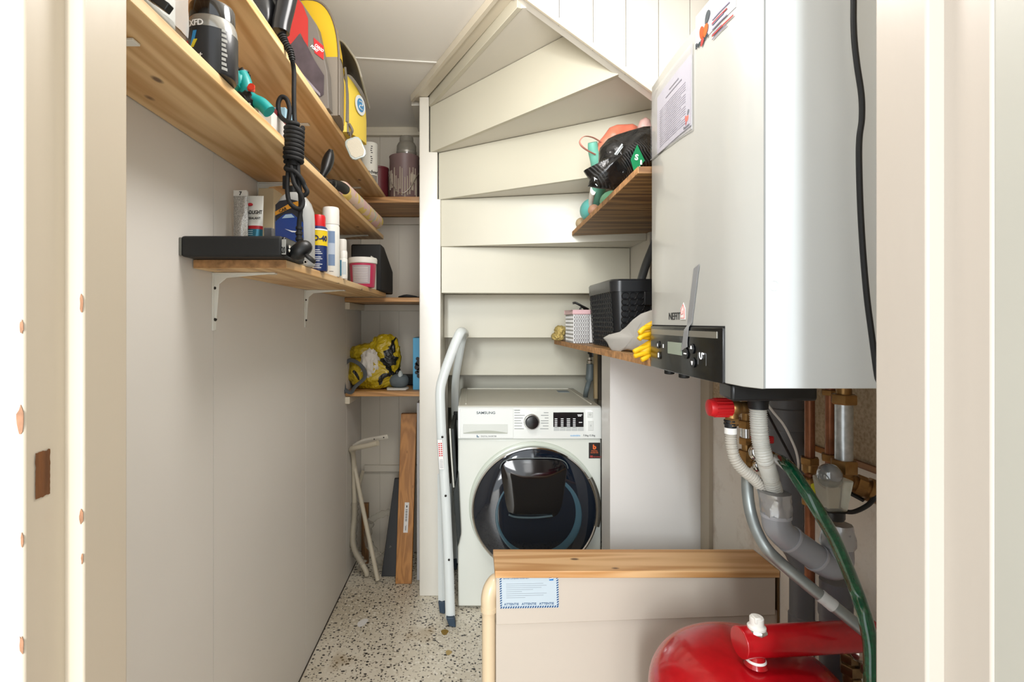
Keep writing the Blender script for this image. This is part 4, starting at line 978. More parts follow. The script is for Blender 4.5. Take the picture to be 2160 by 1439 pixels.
# copper risers
def riser(px, y, r, py0, py1, nuts, label, extra=None):
    t = thing('copper_pipe', label, 'pipe', tuple(P(px, py1, y)), 'copper pipes')
    a, b_ = P(px, py1, y), P(px, py0, y); obj('tube', MB().cyl(a, r, b_.z - a.z, seg=24), copper, t)
    for (py, rr, h) in nuts:
        m = MB(); nut(m, px, py, y, rr, h); obj('compression_nut', m, brass, t)
    return t
r1 = riser(1708, 1.13, .0100, 812, 1245, [(972, .019, .016)], 'left copper pipe coming down from the boiler')
m = MB(); a = P(1708, 998, 1.13); m.lathe([(.0125, 0), (.0155, .004), (.0155, .022), (.013, .026)], 20, a); obj('soldered_collar', m, brass, r1)
m = MB(); nut(m, 1708, 1014, 1.13, .0175, .018); m.cyl(P(1708, 1060, 1.13), .013, .05); nut(m, 1708, 1058, 1.13, .017, .014); obj('union', m, brass, r1)
r2 = riser(1751, 1.16, .0100, 812, 985, [(965, .018, .016), (828, .018, .012)], 'middle copper pipe behind the silver pipe')
ysv = 1.03
sp2 = thing('gas_pipe', 'silver pipe between two brass nuts at the right below the boiler', 'pipe', tuple(P(1780, 970, ysv)))
a = P(1780, 976, ysv); obj('tube', MB().cyl(a, 16.5 / F * ysv, Z(845, ysv) - a.z, seg=28), mat('galv_spotted', 'b9bcbc', .3, .7, var=.25, vs=70), sp2)
m = MB(); nut(m, 1780, 842, ysv, .0235, .020); m.cyl(P(1780, 835, ysv), .013, .016)
for k in range(5): m.cyl(P(1780, 833 - k * 2.6, ysv), .0138, .0012)
obj('top_nut', m, brass, sp2)
m = MB(); nut(m, 1780, 983, ysv, .0245, .026); m.lathe([(.015, -.012), (.018, -.004), (.019, 0)], 24, P(1780, 995, ysv)); obj('bottom_nut', m, brass, sp2)
m = MB(); ya_ = ysv
c = P(1780, 1012, ya_); m.ball(c, .019, 20); m.tube([P(1762, 1002, ya_), c, P(1800, 1020, ya_), P(1838, 1035, ya_ - .01), P(1872, 1048, ya_ - .02)], .0165, 20, 4)
el = tag(obj('brass_elbow', m, brass), 'brass elbow and coupling running right from the silver pipe', 'pipe fitting')
d = (P(1838, 1035, ya_ - .01) - P(1800, 1020, ya_)).normalized()
for t, rr, h in ((.012, .0215, .016), (.034, .0235, .012), (.052, .0225, .014)):
    q_ = P(1800, 1020, ya_) + d * (t - .01); obj('collar', MB().tube([q_, q_ + d * h], rr, 8 if rr < .023 else 24), brass, el)
# yellow tag, cables
m = MB(); m.prism([(X(1711, 1.06), Z(1022, 1.06)), (X(1728, 1.06), Z(1016, 1.06)), (X(1737, 1.06), Z(1028, 1.06)), (X(1734, 1.06), Z(1062, 1.06)), (X(1714, 1.06), Z(1052, 1.06))], .0015, 'y', 1.06)
yt = tag(obj('yellow_tag', m, mat('tag_yellow', 'd7cf2a', .5)), 'yellow tag hanging on the left copper pipe', 'tag')
m = MB(); m.cyl(P(1722, 1040, 1.0595), .0045, -.001, 'y'); m.cyl(P(1727, 1026, 1.0595), .002, -.001, 'y'); obj('printed_spot', MB().lathe([(.0042, 0), (.0042, -.0008)], 14, P(1724, 1042, 1.0598), 'y'), mat('olive_ink', '6f7434', .5), yt); m.b.free()
m = MB(); m.tube([P(1617, 850, 1.05), P(1630, 868, 1.06), P(1652, 895, 1.07), P(1668, 925, 1.08), P(1680, 955, 1.08), P(1684, 985, 1.10), P(1676, 1010, 1.2)], .0024, 8, 6); tag(obj('thin_cable', m, whitep), 'thin white cable drooping beside the dark soil pipe', 'cable')
m = MB(); m.tube([P(1617, 868, 1.08), P(1640, 912, 1.1), P(1668, 965, 1.1), P(1684, 1000, 1.1), P(1697, 1010, 1.12)], .0026, 8, 6); tag(obj('thin_cable', m, rubber), 'thin black cable running down to the left copper pipe', 'cable')
m = MB(); m.tube([P(1775, 1078, 1.0), P(1800, 1080, 1.0), P(1830, 1066, 1.0), P(1850, 1045, 1.0), P(1880, 1020, .98)], .0045, 8, 6); tag(obj('thin_cable', m, rubber), 'black cable looping right from the clear funnel base', 'cable')
m = MB(); a, b_ = P(1792, 1040, 1.02), P(1822, 1056, 1.02); m.tube([a, b_], .004, 4, flat=(.004, .002)); tag(obj('clip_bar', m, blackp), 'small black clip under the brass coupling', 'clip')
# green garden hose
q = NT('green_hose'); v = q.coord(); wv_ = q.n('TexVoronoi', Scale=130.0); q.l(v, wv_.inputs['Vector'])
q.l(q.ramp(wv_.outputs['Distance'], [(.1, lin('0c5535')), (.6, lin('07452d'))]), q.b.inputs['Base Color']); q.b.inputs['Roughness'].default_value = .15; q.b.inputs['Coat Weight'].default_value = .8
gh = thing('garden_hose', 'green garden hose crossing the pipes down to the right', 'hose', tuple(P(1700, 1030, .92)))
yg = .90
obj('hose_body', MB().tube([P(1640, 968, 1.04), P(1652, 975, 1.0), P(1668, 990, .96), P(1690, 1022, .93), P(1722, 1072, .9), P(1756, 1130, .9), P(1783, 1190, .9), P(1807, 1250, .9), P(1825, 1305, .87), P(1836, 1360, .86), P(1838, 1420, .85), P(1838, 1490, .85), P(1836, 1600, .85)], .0112, 16, 6), q.m, gh)
m = MB(); m.tube([P(1626, 962, 1.06), P(1642, 969, 1.035)], .0075, 14); m.tube([P(1628, 963, 1.055), P(1632, 965, 1.05)], .011, 6); obj('brass_barb', m, brass, gh)
# galvanised conduit in front of boxing
yk = 1.0
gcp = [P(1576, 1000, 1.06), P(1577, 1040, 1.06), P(1583, 1080, 1.05), P(1596, 1120, 1.03), P(1617, 1157, 1.01), P(1650, 1190, 1.0), P(1700, 1232, .98), P(1760, 1280, .96), P(1812, 1322, .94), P(1870, 1368, .92)]
gc = thing('flexible_conduit', 'dull grey metal conduit curving down across the red manifold', 'pipe', tuple(gcp[5]))
obj('conduit_tube', MB().tube(gcp, .0112, 16, 8), mat('dull_metal', '8e9391', .42, .6, var=.15, vs=30), gc)
sp3 = smooth_path(gcp, 12)
m = MB(); seg = [q_ for q_ in sp3 if P(1728, 0, .97).x <= q_.x <= P(1762, 0, .96).x][:14]; m.tube(seg, lambda t, L: .0122 + .0008 * noise.noise(Vector((L * 150, 0, 0))), 16); obj('tape_patch', m, mat('white_tape', 'b9bab8', .45, bump=.8, bs=120), gc)
# ================================================================ EXPANSION VESSEL
ev = thing('expansion_vessel', 'large red domed expansion vessel at the bottom right', 'expansion vessel', (.60, 1.02, 0))
ex, ey, er, z0, hh = .560, 1.03, .192, .445, .100
prof = [(er * .9, 0.06), (er, .10), (er, z0)] + [(er * math.cos(a) ** .62, z0 + hh * math.sin(a) ** 1.15) for a in [math.radians(t) for t in range(8, 90, 5)]] + [(0.001, z0 + hh)]
obj('tank', MB().lathe(prof, 72, (ex, ey, 0)), red, ev, angle=50)
for k in range(3):
    a = k * 2 * PI / 3 + .4; obj('leg', MB().box(ex + er * .8 * math.cos(a) - .02, ex + er * .8 * math.cos(a) + .02, ey + er * .8 * math.sin(a) - .02, ey + er * .8 * math.sin(a) + .02, 0, .08), red, ev)
mn = thing('manifold', 'short red tube with white vent knob mounted on top of the red vessel', 'manifold', tuple(P(1600, 1390, .99)))
ym = .985; rm = 31 / F * ym; c0 = P(1559, 1355, ym); c1 = P(1846, 1340, ym + .03); dd = (c1 - c0).normalized()
obj('tube_body', MB().tube([c0, c0 + dd * .002, c0.lerp(c1, .5), c1 - dd * .002, c1], rm, 40), red, mn, bev=.0015)
p = P(1594, 1385, ym); m = MB(); m.lathe([(.021, -.016), (.0175, -.008), (.0165, 0), (.0165, .012)], 28, (p.x, p.y, p.z)); obj('neck', m, red, mn)
m = MB(); m.lathe([(.0175, -.0025), (.0188, -.001), (.0182, .0018), (.017, .003)], 28, (p.x, p.y, p.z - .006)); pl(obj('seal_ring', m, whitep, mn), 'white sealing ring')
p = P(1596, 1326, ym); k_ = obj('vent_knob', MB().lathe([(.016, 0), (.0165, .004), (.0165, .008), (.0125, .011), (.0125, .024), (.011, .026), (0, .026)], 24, (p.x, p.y, p.z - .003)), mat('knob_white', 'dcd8d0', .4), mn)
obj('steel_ring', MB().lathe([(.0175, -.001), (.019, .002), (.019, .007), (.0175, .009)], 8, (p.x, p.y, p.z - .008)), chrome, k_)
m = MB(); m.box(p.x - .009, p.x + .003, p.y - .012, p.y + .006, p.z + .014, p.z + .026); obj('wing', m, MATS['knob_white'], k_, bev=.002)
# fittings bottom right
m = MB(); c = P(1818, 1375, 1.04); m.tube([P(1810, 1378, 1.04), P(1824, 1390, 1.04), P(1832, 1415, 1.04)], .016, 16, 4); m.ball(P(1812, 1376, 1.04), .018, 16)
tag(obj('chrome_fitting', m, mat('worn_chrome', 'b9b1a6', .2, .95), ), 'worn chrome elbow under the right end of the red manifold', 'pipe fitting')
m = MB(); a = P(1793, 1500, 1.06); m.cyl((a.x, a.y, a.z - .2), .012, .36); nut(m, 1793, 1385, 1.06, .019, .018); nut(m, 1795, 1410, 1.06, .021, .02); nut(m, 1797, 1436, 1.06, .018, .02)
tag(obj('brass_fitting', m, mat('dull_brass', '8a7350', .35, .85, var=.3, vs=30)), 'dull brass fitting stack below the red manifold end', 'pipe fitting')
# ================================================================ LEFT WALL ITEMS: lowest shelf
zl = 1.3355
def canz(m, c, prof, seg=32): return m.lathe(prof, seg, c)
def curved_text(s, size, c, r, a0, z, mt, parent, ext=.0003, sx=1, vertical=False, name='lettering', bold=0, align='CENTER'):
    """lettering wrapped round a cylinder; a0 = angle of the text middle, -90 faces the camera"""
    def wp(p):
        u, v = (p.x, p.y) if not vertical else (-p.y, p.x)
        a = math.radians(a0) + u / r; rr = r + p.z + .0004
        return Vector((c[0] + rr * math.cos(a), c[1] + rr * math.sin(a), z + v))
    return obj(name, text_mb(s, size, None, align, ext=ext, sx=sx, warp=wp, bold=bold), mt, parent, smooth=False)
def band(c, r, a0, a1, z0, z1, mt, parent, name='label', n=20, off=.0003):
    m = MB(); rings = []
    for i in range(n + 1):
        a = math.radians(a0 + (a1 - a0) * i / n); e = Vector((math.cos(a), math.sin(a), 0)); cc = Vector((c[0], c[1], 0))
        rings.append([cc + e * (r - .0005) + Vector((0, 0, z0)), cc + e * (r + off) + Vector((0, 0, z0)), cc + e * (r + off) + Vector((0, 0, z1)), cc + e * (r - .0005) + Vector((0, 0, z1))])
    return obj(name, m.ring_sweep(rings), mt, parent)
# black case
bc = thing('flat_case', 'long flat black case lying on the near end of the lowest wall shelf', 'case', (-.47, 1.07, zl))
m = MB(); m.box(-.572, -.372, 1.008, 1.15, zl, zl + .0415); obj('case_body', m, blackm, bc, bev=.006, segs=3)
m = MB(); m.box(-.373, -.366, 1.010, 1.10, zl + .001, zl + .040); pl(obj('end_cap', m, mat('end_cap_black', '0f0f10', .3), bc, bev=.006), 'glossy black end cap')
m = MB(); m.box(-.3718, -.3635, 1.0065, 1.0075, zl + .004, zl + .034); obj('end_sticker', m, mat('silver_sticker', 'aeb0ae', .3, .5), bc, bev=.001)
obj('lettering', text_mb('20', .017, FRONT((-.3722, 1.0062, zl + .007)), sx=.45, bold=.03), inkb, bc, smooth=False)
m = MB(); m.box(-.5745, -.570, 1.0075, 1.012, zl + .002, zl + .038); obj('side_label', m, mat('clear_label', '6c6c66', .2), bc, bev=.001)
# sachet and tube
m = MB(); x0, x1, yy = X(493, 1.2), X(523, 1.2), 1.2
def sach(u, v): return (x0 + (x1 - x0) * u, yy - .012 * math.sin(PI * u) * (1 - v) ** .5 + .003 * noise.noise(Vector((u * 3, v * 5, 1))), zl + .176 * v)
m.sheet(sach, 10, 24); m.sheet(lambda u, v: (sach(u, v)[0], 2 * yy - sach(u, v)[1] + .001, sach(u, v)[2]), 10, 24)
q = NT('sachet_speckle'); nz = q.n('TexNoise', Scale=500.0, Detail=2.0); q.l(q.coord(), nz.inputs['Vector']); q.l(q.ramp(nz.outputs[0], [(.4, lin('9a9792')), (.6, lin('c9c7c2'))]), q.b.inputs['Base Color']); q.b.inputs['Roughness'].default_value = .3; q.b.inputs['Metallic'].default_value = .3
sa = tag(obj('sachet', m, q.m, angle=60), 'silvery speckled flat sachet standing left of the sealant tube', 'sachet')
m = MB(); m.box(x0 + .001, x1 - .001, yy - .005, yy + .003, zl + .165, zl + .179); obj('white_header', m, whitep, sa, bev=.001)
obj('lettering', text_mb('7', .012, FRONT((x0 + .015, yy - .0055, zl + .167)), bold=.03), inkb, sa, smooth=False)
tu = thing('sealant_tube', 'white sealant tube with blue and black lower label standing on its cap', 'tube', (X(538, 1.215), 1.215, zl))
cx3 = X(537.5, 1.215)
def tubf(flat, z, w): return [(cx3 + w * math.cos(a), 1.215 + (w * .9 * (1 - flat) + .001) * math.sin(a), z) for a in [k * 2 * PI / 28 for k in range(28)]]
def tubeseg(z0, z1, mt, nm, e=0.0):
    m = MB(); rr = []
    for i in range(7):
        t = (z0 + (z1 - z0) * i / 6); f_ = max(0, min(1, (t - .04) / .13)); rr.append(tubf(f_, zl + t, .0175 + .0035 * f_ + e))
    return obj(nm, m.ring_sweep(rr), mt, tu)
tubeseg(.098, .170, white, 'upper_tube'); tubeseg(.090, .098, mat('thin_red', 'b5202a', .4), 'red_line'); tubeseg(.048, .090, mat('tube_teal', '3d7f98', .25, .4), 'teal_band'); tubeseg(.044, .048, MATS['thin_red'], 'red_line'); tubeseg(.022, .044, inkb, 'black_band'); tubeseg(.0, .022, mat('tube_cap', '2d2d2f', .3), 'cap')
def tft(s, dx, z, size, mt, sx=1, bold=.0): return obj('lettering', text_mb(s, size, FRONT((cx3 + dx, 1.2138 - .011, zl + z)), 'LEFT', sx=sx, bold=bold), mt, tu, smooth=False)
tft('HEADLIGHT', -.024, .125, .0118, inkb, .72, .03); tft('& SEALANT', -.0155, .1125, .0075, inkb, .9, .02)
m = MB(); m.ball((cx3 - .006, 1.2025, zl + .147), .007, 14, (1, .3, .55)); obj('red_emblem', m, MATS['thin_red'], tu)
m = MB()
for k in range(8): m.box(cx3 - .015, cx3 + .001, 1.2005, 1.201, zl + .053 + k * .0045, zl + .0545 + k * .0045)
obj('printed_lines', m, mat('pale_print', 'a5c3cd', .4), tu)
m = MB(); m.box(X(545, 1.33), X(577, 1.33), 1.33, 1.39, zl, Z(397, 1.33)); tag(obj('cardboard_box', m, mat('beige_card', 'cdbf9e', .7), bev=.001), 'upright beige cardboard box behind the car shampoo bottle', 'box')
m = MB(); m.box(X(556, 1.25), X(574, 1.25), 1.25, 1.30, zl, Z(480, 1.25)); tag(obj('grey_container', m, mat('grey_pack', '77797c', .5), bev=.002), 'small grey container wedged between sealant tube and car shampoo bottle', 'container')
# car shampoo bottle
yb = 1.17; cb = thing('shampoo_bottle', 'grey car shampoo bottle with blue car on its label', 'bottle', (X(613, yb), yb, zl))
xa, xb = X(573, yb), X(655, yb); hb_ = Z(402, yb) - zl; xc = (xa + xb) / 2; hw = (xb - xa) / 2
def bott(z, w, d): return [(xc + w * math.copysign(abs(math.cos(a)) ** .6, math.cos(a)), yb + .025 + d * math.copysign(abs(math.sin(a)) ** .6, math.sin(a)), zl + z) for a in [k * 2 * PI / 40 for k in range(40)]]
m = MB(); m.ring_sweep([bott(0, hw * .93, .024), bott(.004, hw, .027), bott(hb_ * .62, hw, .027), bott(hb_ * .75, hw * .96, .027), bott(hb_ * .86, hw * .82, .026), bott(hb_ * .94, hw * .6, .024), bott(hb_ * .985, hw * .38, .018), bott(hb_, hw * .24, .012)])
obj('bottle_body', m, mat('bottle_grey', 'a9aaa8', .3, coat=.3), cb, angle=60)
m = MB(); m.cyl((xc - .006, yb + .025, zl + hb_ - .002), .0105, .018); obj('cap', m, blackp, cb, bev=.002)
yl_ = yb - .0025
def lq(px0, py0, px1, py1, th=.0006, y=yl_): return (X(px0, y), X(px1, y), y - th, y + .001, Z(py1, y), Z(py0, y))
m = MB(); m.prism([(X(a, yl_), Z(b_, yl_)) for a, b_ in ((581, 545), (581, 432), (590, 424), (612, 420), (628, 424), (636, 434), (640, 470), (641, 545))], -.0005, 'y', yl_); lb_ = obj('label', m, mat('label_dark', '2c2d33', .3), cb)
m = MB(); m.prism([(X(a, yl_), Z(b_, yl_)) for a, b_ in ((580, 447), (612, 429), (632, 424), (633, 434), (612, 440), (581, 455))], -.0005, 'y', yl_ - .0006); lo_ = obj('orange_banner', m, mat('banner_orange', 'c98a2c', .4), lb_)
obj('lettering', text_mb('CAR', .0095, FRONT((X(590, yl_), yl_ - .0012, Z(449, yl_))) @ rot('Z', 22), bold=.02), inkb, lo_, smooth=False)
m = MB(); m.prism([(X(a, yl_), Z(b_, yl_)) for a, b_ in ((581, 530), (581, 468), (590, 460), (600, 452), (616, 450), (628, 460), (640, 470), (641, 505), (632, 512), (612, 508), (602, 500), (596, 512), (592, 530))], -.0005, 'y', yl_ - .0006); obj('blue_car', m, mat('car_blue', '1f3f86', .2, coat=.6), lb_)
m = MB(); m.prism([(X(a, yl_), Z(b_, yl_)) for a, b_ in ((595, 461), (603, 453), (615, 452), (622, 459))], -.0004, 'y', yl_ - .0011); obj('windscreen', m, mat('car_glass', '9fb7c9', .2), lb_)
m = MB(); m.prism([(X(a, yl_), Z(b_, yl_)) for a, b_ in ((601, 483), (616, 487), (634, 489), (634, 491), (616, 490))], -.0004, 'y', yl_ - .0011); obj('headlamp', m, white_ink, lb_)
obj('wheel', MB().lathe([(.0075, 0), (.0075, -.001), (.005, -.0012)], 18, (X(587, yl_), yl_ - .001, Z(507, yl_)), 'y'), mat('wheel_grey', '6d7178', .3), lb_)
# spray can with red cap
def spray(name, label, px, y, r, h, parts, cat='spray can', group=None):
    c = (X(px, y), y + 0, zl); return thing(name, label, cat, c, group), c
wd, c = spray('spray_can', 'blue and yellow lubricant spray can with red cap', 666, 1.31, 0, 0, 0)
r = .0235; c = (X(686, 1.29) - r, 1.31, zl)
obj('can_body', MB().lathe([(r * .93, 0), (r, .003), (r, .105), (r * .97, .110), (r * .8, .114)], 36, c), mat('can_blue', '1c2f63', .3, coat=.4), wd)
obj('red_cap', MB().lathe([(r * .78, .113), (r * .78, .138), (r * .70, .143), (.3 * r, .144), (0, .144)], 30, c), mat('cap_red', 'c4161d', .35), wd)
band(c, r, -180, 0, zl + .064, zl + .102, mat('can_yellow', 'd9bb1e', .35), wd, 'yellow_shield')
band(c, r, -180, 0, zl + .1025, zl + .106, white_ink, wd, 'white_band')
curved_text('WD-40', .0185, c, r + .0008, -80, zl + .076, blue_ink if False else mat('navy_ink', '16234f', .4), wd, bold=.035, sx=.95)
m = MB()
for k in range(11):
    if k in (3, 7): continue
    z = zl + .052 - k * .0045
    m2 = [c[0], c[1]]; rings = []
    for i in range(9):
        a = math.radians(-110 + (45 + 8 * ((k * 37) % 3)) * i / 8); e = Vector((math.cos(a), math.sin(a), 0))
        rings.append([Vector((c[0], c[1], z)) + e * (r - .0004), Vector((c[0], c[1], z)) + e * (r + .0004), Vector((c[0], c[1], z + .0013)) + e * (r + .0004), Vector((c[0], c[1], z + .0013)) + e * (r - .0004)])
    m.ring_sweep(rings)
obj('printed_lines', m, white_ink, wd)
# white repellent can
r = .0245; c = (X(714, 1.46) - r, 1.47, zl); rp_ = thing('spray_can', 'tall white water repellent can with white cap', 'spray can', c)
obj('can_body', MB().lathe([(r * .94, 0), (r, .003), (r, .142), (r * .96, .146)], 36, c), white, rp_)
obj('cap', MB().lathe([(r * .93, .146), (r * .93, .148), (r * .98, .149), (r * .96, .192), (r * .88, .198), (0, .199)], 36, c), whitep, rp_)
curved_text('WATER REPELLENT', .0098, c, r, -122, zl + .022, mat('ink_slate', '4b5560', .5), rp_, vertical=True, sx=.98, align='LEFT', bold=.01)
lb2 = band(c, r, -92, -48, zl + .030, zl + .128, mat('label_slateblue', '7288a8', .4), rp_, 'blue_label')
m = MB()
band(c, r + .0003, -90, -50, zl + .062, zl + .094, mat('label_paleblue', 'aebacb', .4), rp_, 'pale_panel')
curved_text('≡ ○ □', .008, c, r, -72, zl + .014, ink, rp_) if False else band(c, r, -86, -58, zl + .013, zl + .0145, ink, rp_, 'small_print')
# two small white bottles
r = .0155; c = (X(731, 1.60) - r, 1.61, zl); b1 = thing('small_bottle', 'small white bottle with tall cap just right of the tall repellent can', 'bottle', c)
obj('bottle_body', MB().lathe([(r * .9, 0), (r, .003), (r, .085), (r * .85, .092)], 28, c), white, b1); obj('cap', MB().lathe([(r * .86, .092), (r * .86, .125), (r * .75, .130), (0, .131)], 28, c), whitep, b1)
band(c, r, -150, -70, zl + .02, zl + .075, mat('label_paleblue', 'aebacb'), b1)
r = .0125; c = (X(735, 1.51) - r - .0, 1.53, zl); c = (-.3815 + .0 , 1.535, zl); b2 = thing('small_bottle', 'short white bottle with blue striped label at the shelf edge', 'bottle', c)
c = (X(736.5, 1.53) - r - .0135 + .0135, 1.535, zl) ; c = (min(c[0], -.382 + .0), 1.535, zl); b2.location = c
obj('bottle_body', MB().lathe([(r * .9, 0), (r, .002), (r, .058), (r * .9, .062)], 28, c), white, b2); obj('cap', MB().lathe([(r * .95, .062), (r * .95, .080), (r * .85, .083), (0, .083)], 28, c), whitep, b2)
band(c, r, -125, -100, zl + .008, zl + .055, mat('label_blue', '3f86a8', .4), b2); band(c, r, -90, -40, zl + .012, zl + .05, mat('label_grey', 'b9c2c4', .4), b2, 'text_label')
# pink tub
y = 1.93; r = .0525; c = (X(735, y) + r + .0015, y, zl); tb = thing('plastic_tub', 'round white tub with pink and grey label near the far end of the shelf', 'tub', c)
obj('tub_body', MB().lathe([(r * .82, 0), (r * .84, .003), (r * .95, .092)], 40, c), mat('tub_pink', 'b93558', .4), tb)
obj('lid', MB().lathe([(r * .97, .088), (r * 1.02, .090), (r * 1.03, .104), (r * .98, .110), (r * .9, .110), (0, .109)], 40, c), whitep, tb)
m = MB(); rings = []
for i in range(17):
    a = math.radians(-128 + 84 * i / 16); e = Vector((math.cos(a), math.sin(a), 0)); cc = Vector(c); rings.append([cc + e * (r * .86 - .001) + Vector((0, 0, .012)), cc + e * (r * .865 + .0006) + Vector((0, 0, .012)), cc + e * (r * .94 + .0006) + Vector((0, 0, .080)), cc + e * (r * .94 - .001) + Vector((0, 0, .080))])
gl = obj('grey_label', m.ring_sweep(rings), mat('label_mauve', 'a9a0a4', .5), tb)
m = MB()
for k in range(9):
    rr_ = r * (.87 + .075 * (.02 + k * .0065) / .09) + .0014; z = zl + .020 + k * .0062; rings = []
    for i in range(9):
        a = math.radians(-120 + 64 * i / 8); e = Vector((math.cos(a), math.sin(a), 0)); cc = Vector((c[0], c[1], z)); rings.append([cc + e * (rr_ - .001), cc + e * rr_, cc + e * rr_ + Vector((0, 0, .002)), cc + e * (rr_ - .001) + Vector((0, 0, .002))])
    m.ring_sweep(rings)
obj('printed_lines', m, mat('pale_print2', 'd9d5d3', .5), gl)
m = MB(); m.box(X(779, 2.03), -.3815, 2.02, 2.07, zl, Z(548, 2.03)); m.box(X(779, 2.03) + .006, -.392, 2.025, 2.065, Z(548, 2.03), Z(540, 2.03)); tag(obj('white_container', m, whitep, bev=.005), 'white plastic container behind the pink labelled tub', 'container')
m = MB(); m.prism([(2.12, zl), (2.12, Z(515, 2.12)), (2.20, Z(515, 2.12) - .002), (2.44, 1.40 + .045), (2.44, zl)], .125, 'x', X(804, 2.12) - .125)
tag(obj('magazine_box', m, blackm, bev=.006), 'black file box with sloping top at the far end of the lowest wall shelf', 'file box')
m = MB(); m.tube([(X(842, 2.40), 2.40, 1.3195), (X(858, 2.38), 2.38, 1.326), (X(878, 2.39), 2.40, 1.3195)], .007, 10, 4); m.tube([(X(850, 2.42), 2.45, 1.319), (X(868, 2.42), 2.44, 1.322), (X(884, 2.42), 2.45, 1.319)], .006, 8, 4)
tag(obj('belt_coil', m, blackm), 'small black coiled strap on the middle alcove board', 'strap')

# ================================================================ middle shelf
zm = 1.6025
# translucent pack with clips at the very near end
pk = thing('wrapped_pack', 'translucent grey-white wrapped pack at the near end of the middle wall shelf', 'pack', (-.47, .66, zm))
m = MB(); m.prism([(-.55, .60), (-.402, .60), (-.402, .70), (-.55, .70)], .22, 'z', zm); obj('inner_sheets', m, mat('grey_papers', 'b9bbb6', .5, var=.25, vs=30, aniso=(1, 1, .15)), pk, bev=.004)
def pkf(u, v):
    x = -.556 + .162 * u; n_ = noise.noise(Vector((u * 4, v * 5, 2))) * .008
    return (x + n_ * .4, .594 - abs(n_), zm + .24 * v)
m = MB(); m.sheet(pkf, 18, 18); m.sheet(lambda u, v: (-.394 + abs(noise.noise(Vector((u * 4, v * 5, 7)))) * .006, .594 + .12 * u, zm + .24 * v), 12, 18)
obj('clear_wrap', m, mat('clear_wrap_film', 'e6e8e6', .15, alpha=.45, coat=.8, bump=.4, bs=40), pk, angle=80)
for (px_, py_) in ((336, 12), (365, 32)):
    a = P(px_, py_, .62); obj('black_clip', MB(T(a.x, .60, a.z) @ rot('Y', 35)).box(-.010, .010, -.006, .004, -.005, .005), blackp, pk, bev=.001)
# black jar
yj = .83; r = .0385; c = (X(492, yj) - r, yj + .01, zm); jr = thing('supplement_jar', 'black plastic jar with glossy screw lid and coloured V mark', 'jar', c)
obj('jar_body', MB().lathe([(r * .93, 0), (r, .004), (r, .068), (r * .98, .078), (r * .90, .088), (r * .86, .092)], 48, c), mat('jar_black', '242528', .35, coat=.2), jr)
obj('clear_neck', MB().lathe([(r * 1.003, .070), (r * .985, .080), (r * .91, .089), (r * .87, .093)], 48, c), mat('jar_neck', '8e8d87', .15, .3, coat=.8), jr)
lid_ = obj('screw_lid', MB().lathe([(r * .90, .091), (r * .90, .0925), (r * .90, .112), (r * .86, .116), (0, .117)], 64, c), mat('lid_black', '0f0f11', .12, coat=.8), jr)
curved_text('XFD', .013, c, r, -120, zm + .070, white_ink, jr, bold=.02, align='LEFT')
curved_text('sk+', .011, c, r, -108, zm + .020, white_ink, jr, align='LEFT')
for a0, a1, z0_, z1_, sh, hx in ((-118, -102, .036, .062, 1, '2f8fd0'), (-116, -104, .036, .048, 1, 'e0d030'), (-128, -116, .034, .050, -1, 'd03028')):
    m = MB(); rings = []
    for i in range(5):
        z = zm + z0_ + (z1_ - z0_) * i / 4; sft = (i / 4) * 10 * sh
        ring = []
        for aa, rr in ((a0 + sft, r - .0005), (a0 + sft, r + .0006 + (.0003 if hx == 'e0d030' else 0)), (a0 + 9 + sft, r + .0006 + (.0003 if hx == 'e0d030' else 0)), (a0 + 9 + sft, r - .0005)):
            A = math.radians(aa); ring.append((c[0] + rr * math.cos(A), c[1] + rr * math.sin(A), z))
        rings.append(ring)
    obj('coloured_stroke', m.ring_sweep(rings), mat('stroke_' + hx, hx, .4), jr)
for k in range(9): band(c, r, -44, -30 - (k % 3) * 2, zm + .006 + k * .0075, zm + .0105 + k * .0075, mat('side_print', '8f8f8a', .5), jr, 'side_print', 4)
# teal thing
yt_ = 1.0; tl = thing('hand_tool', 'teal and black hand tool with round red badge', 'tool', (X(525, yt_), yt_, zm))
tealm = mat('teal_plastic', '0f8f8c', .4)
obj('teal_body', MB().tube([P(508, 232, yt_), P(518, 212, yt_), P(520, 195, yt_), P(515, 172, yt_), P(508, 158, yt_)], .014, 16, 5), tealm, tl)
obj('teal_handle', MB().tube([P(520, 200, yt_), P(535, 212, yt_), P(552, 220, yt_), P(568, 236, yt_)], .013, 16, 5), tealm, tl)
m = MB(); m.blob(P(499, 172, yt_ - .005), (.014, .014, .020), 4, .3, 2.5, 3, .8); obj('teal_knob', m, tealm, tl)
m = MB(); m.blob(P(502, 160, yt_ + .005), (.02, .014, .012), 2, .35, 3, 3, .8); obj('black_clamp', m, blackp, tl)
m = MB(); m.blob(P(516, 214, yt_ - .008), (.016, .012, .018), 7, .3, 3, 3, .8); obj('black_clamp', m, blackp, tl)
m = MB(); m.lathe([(.0065, 0), (.0065, -.003)], 20, P(531, 184, yt_ - .012), 'y'); m.cyl(P(527, 186, yt_ - .012), .006, .01, 'y'); pl(obj('red_badge', m, mat('badge_red', 'd8402c', .4), tl), 'red badge')
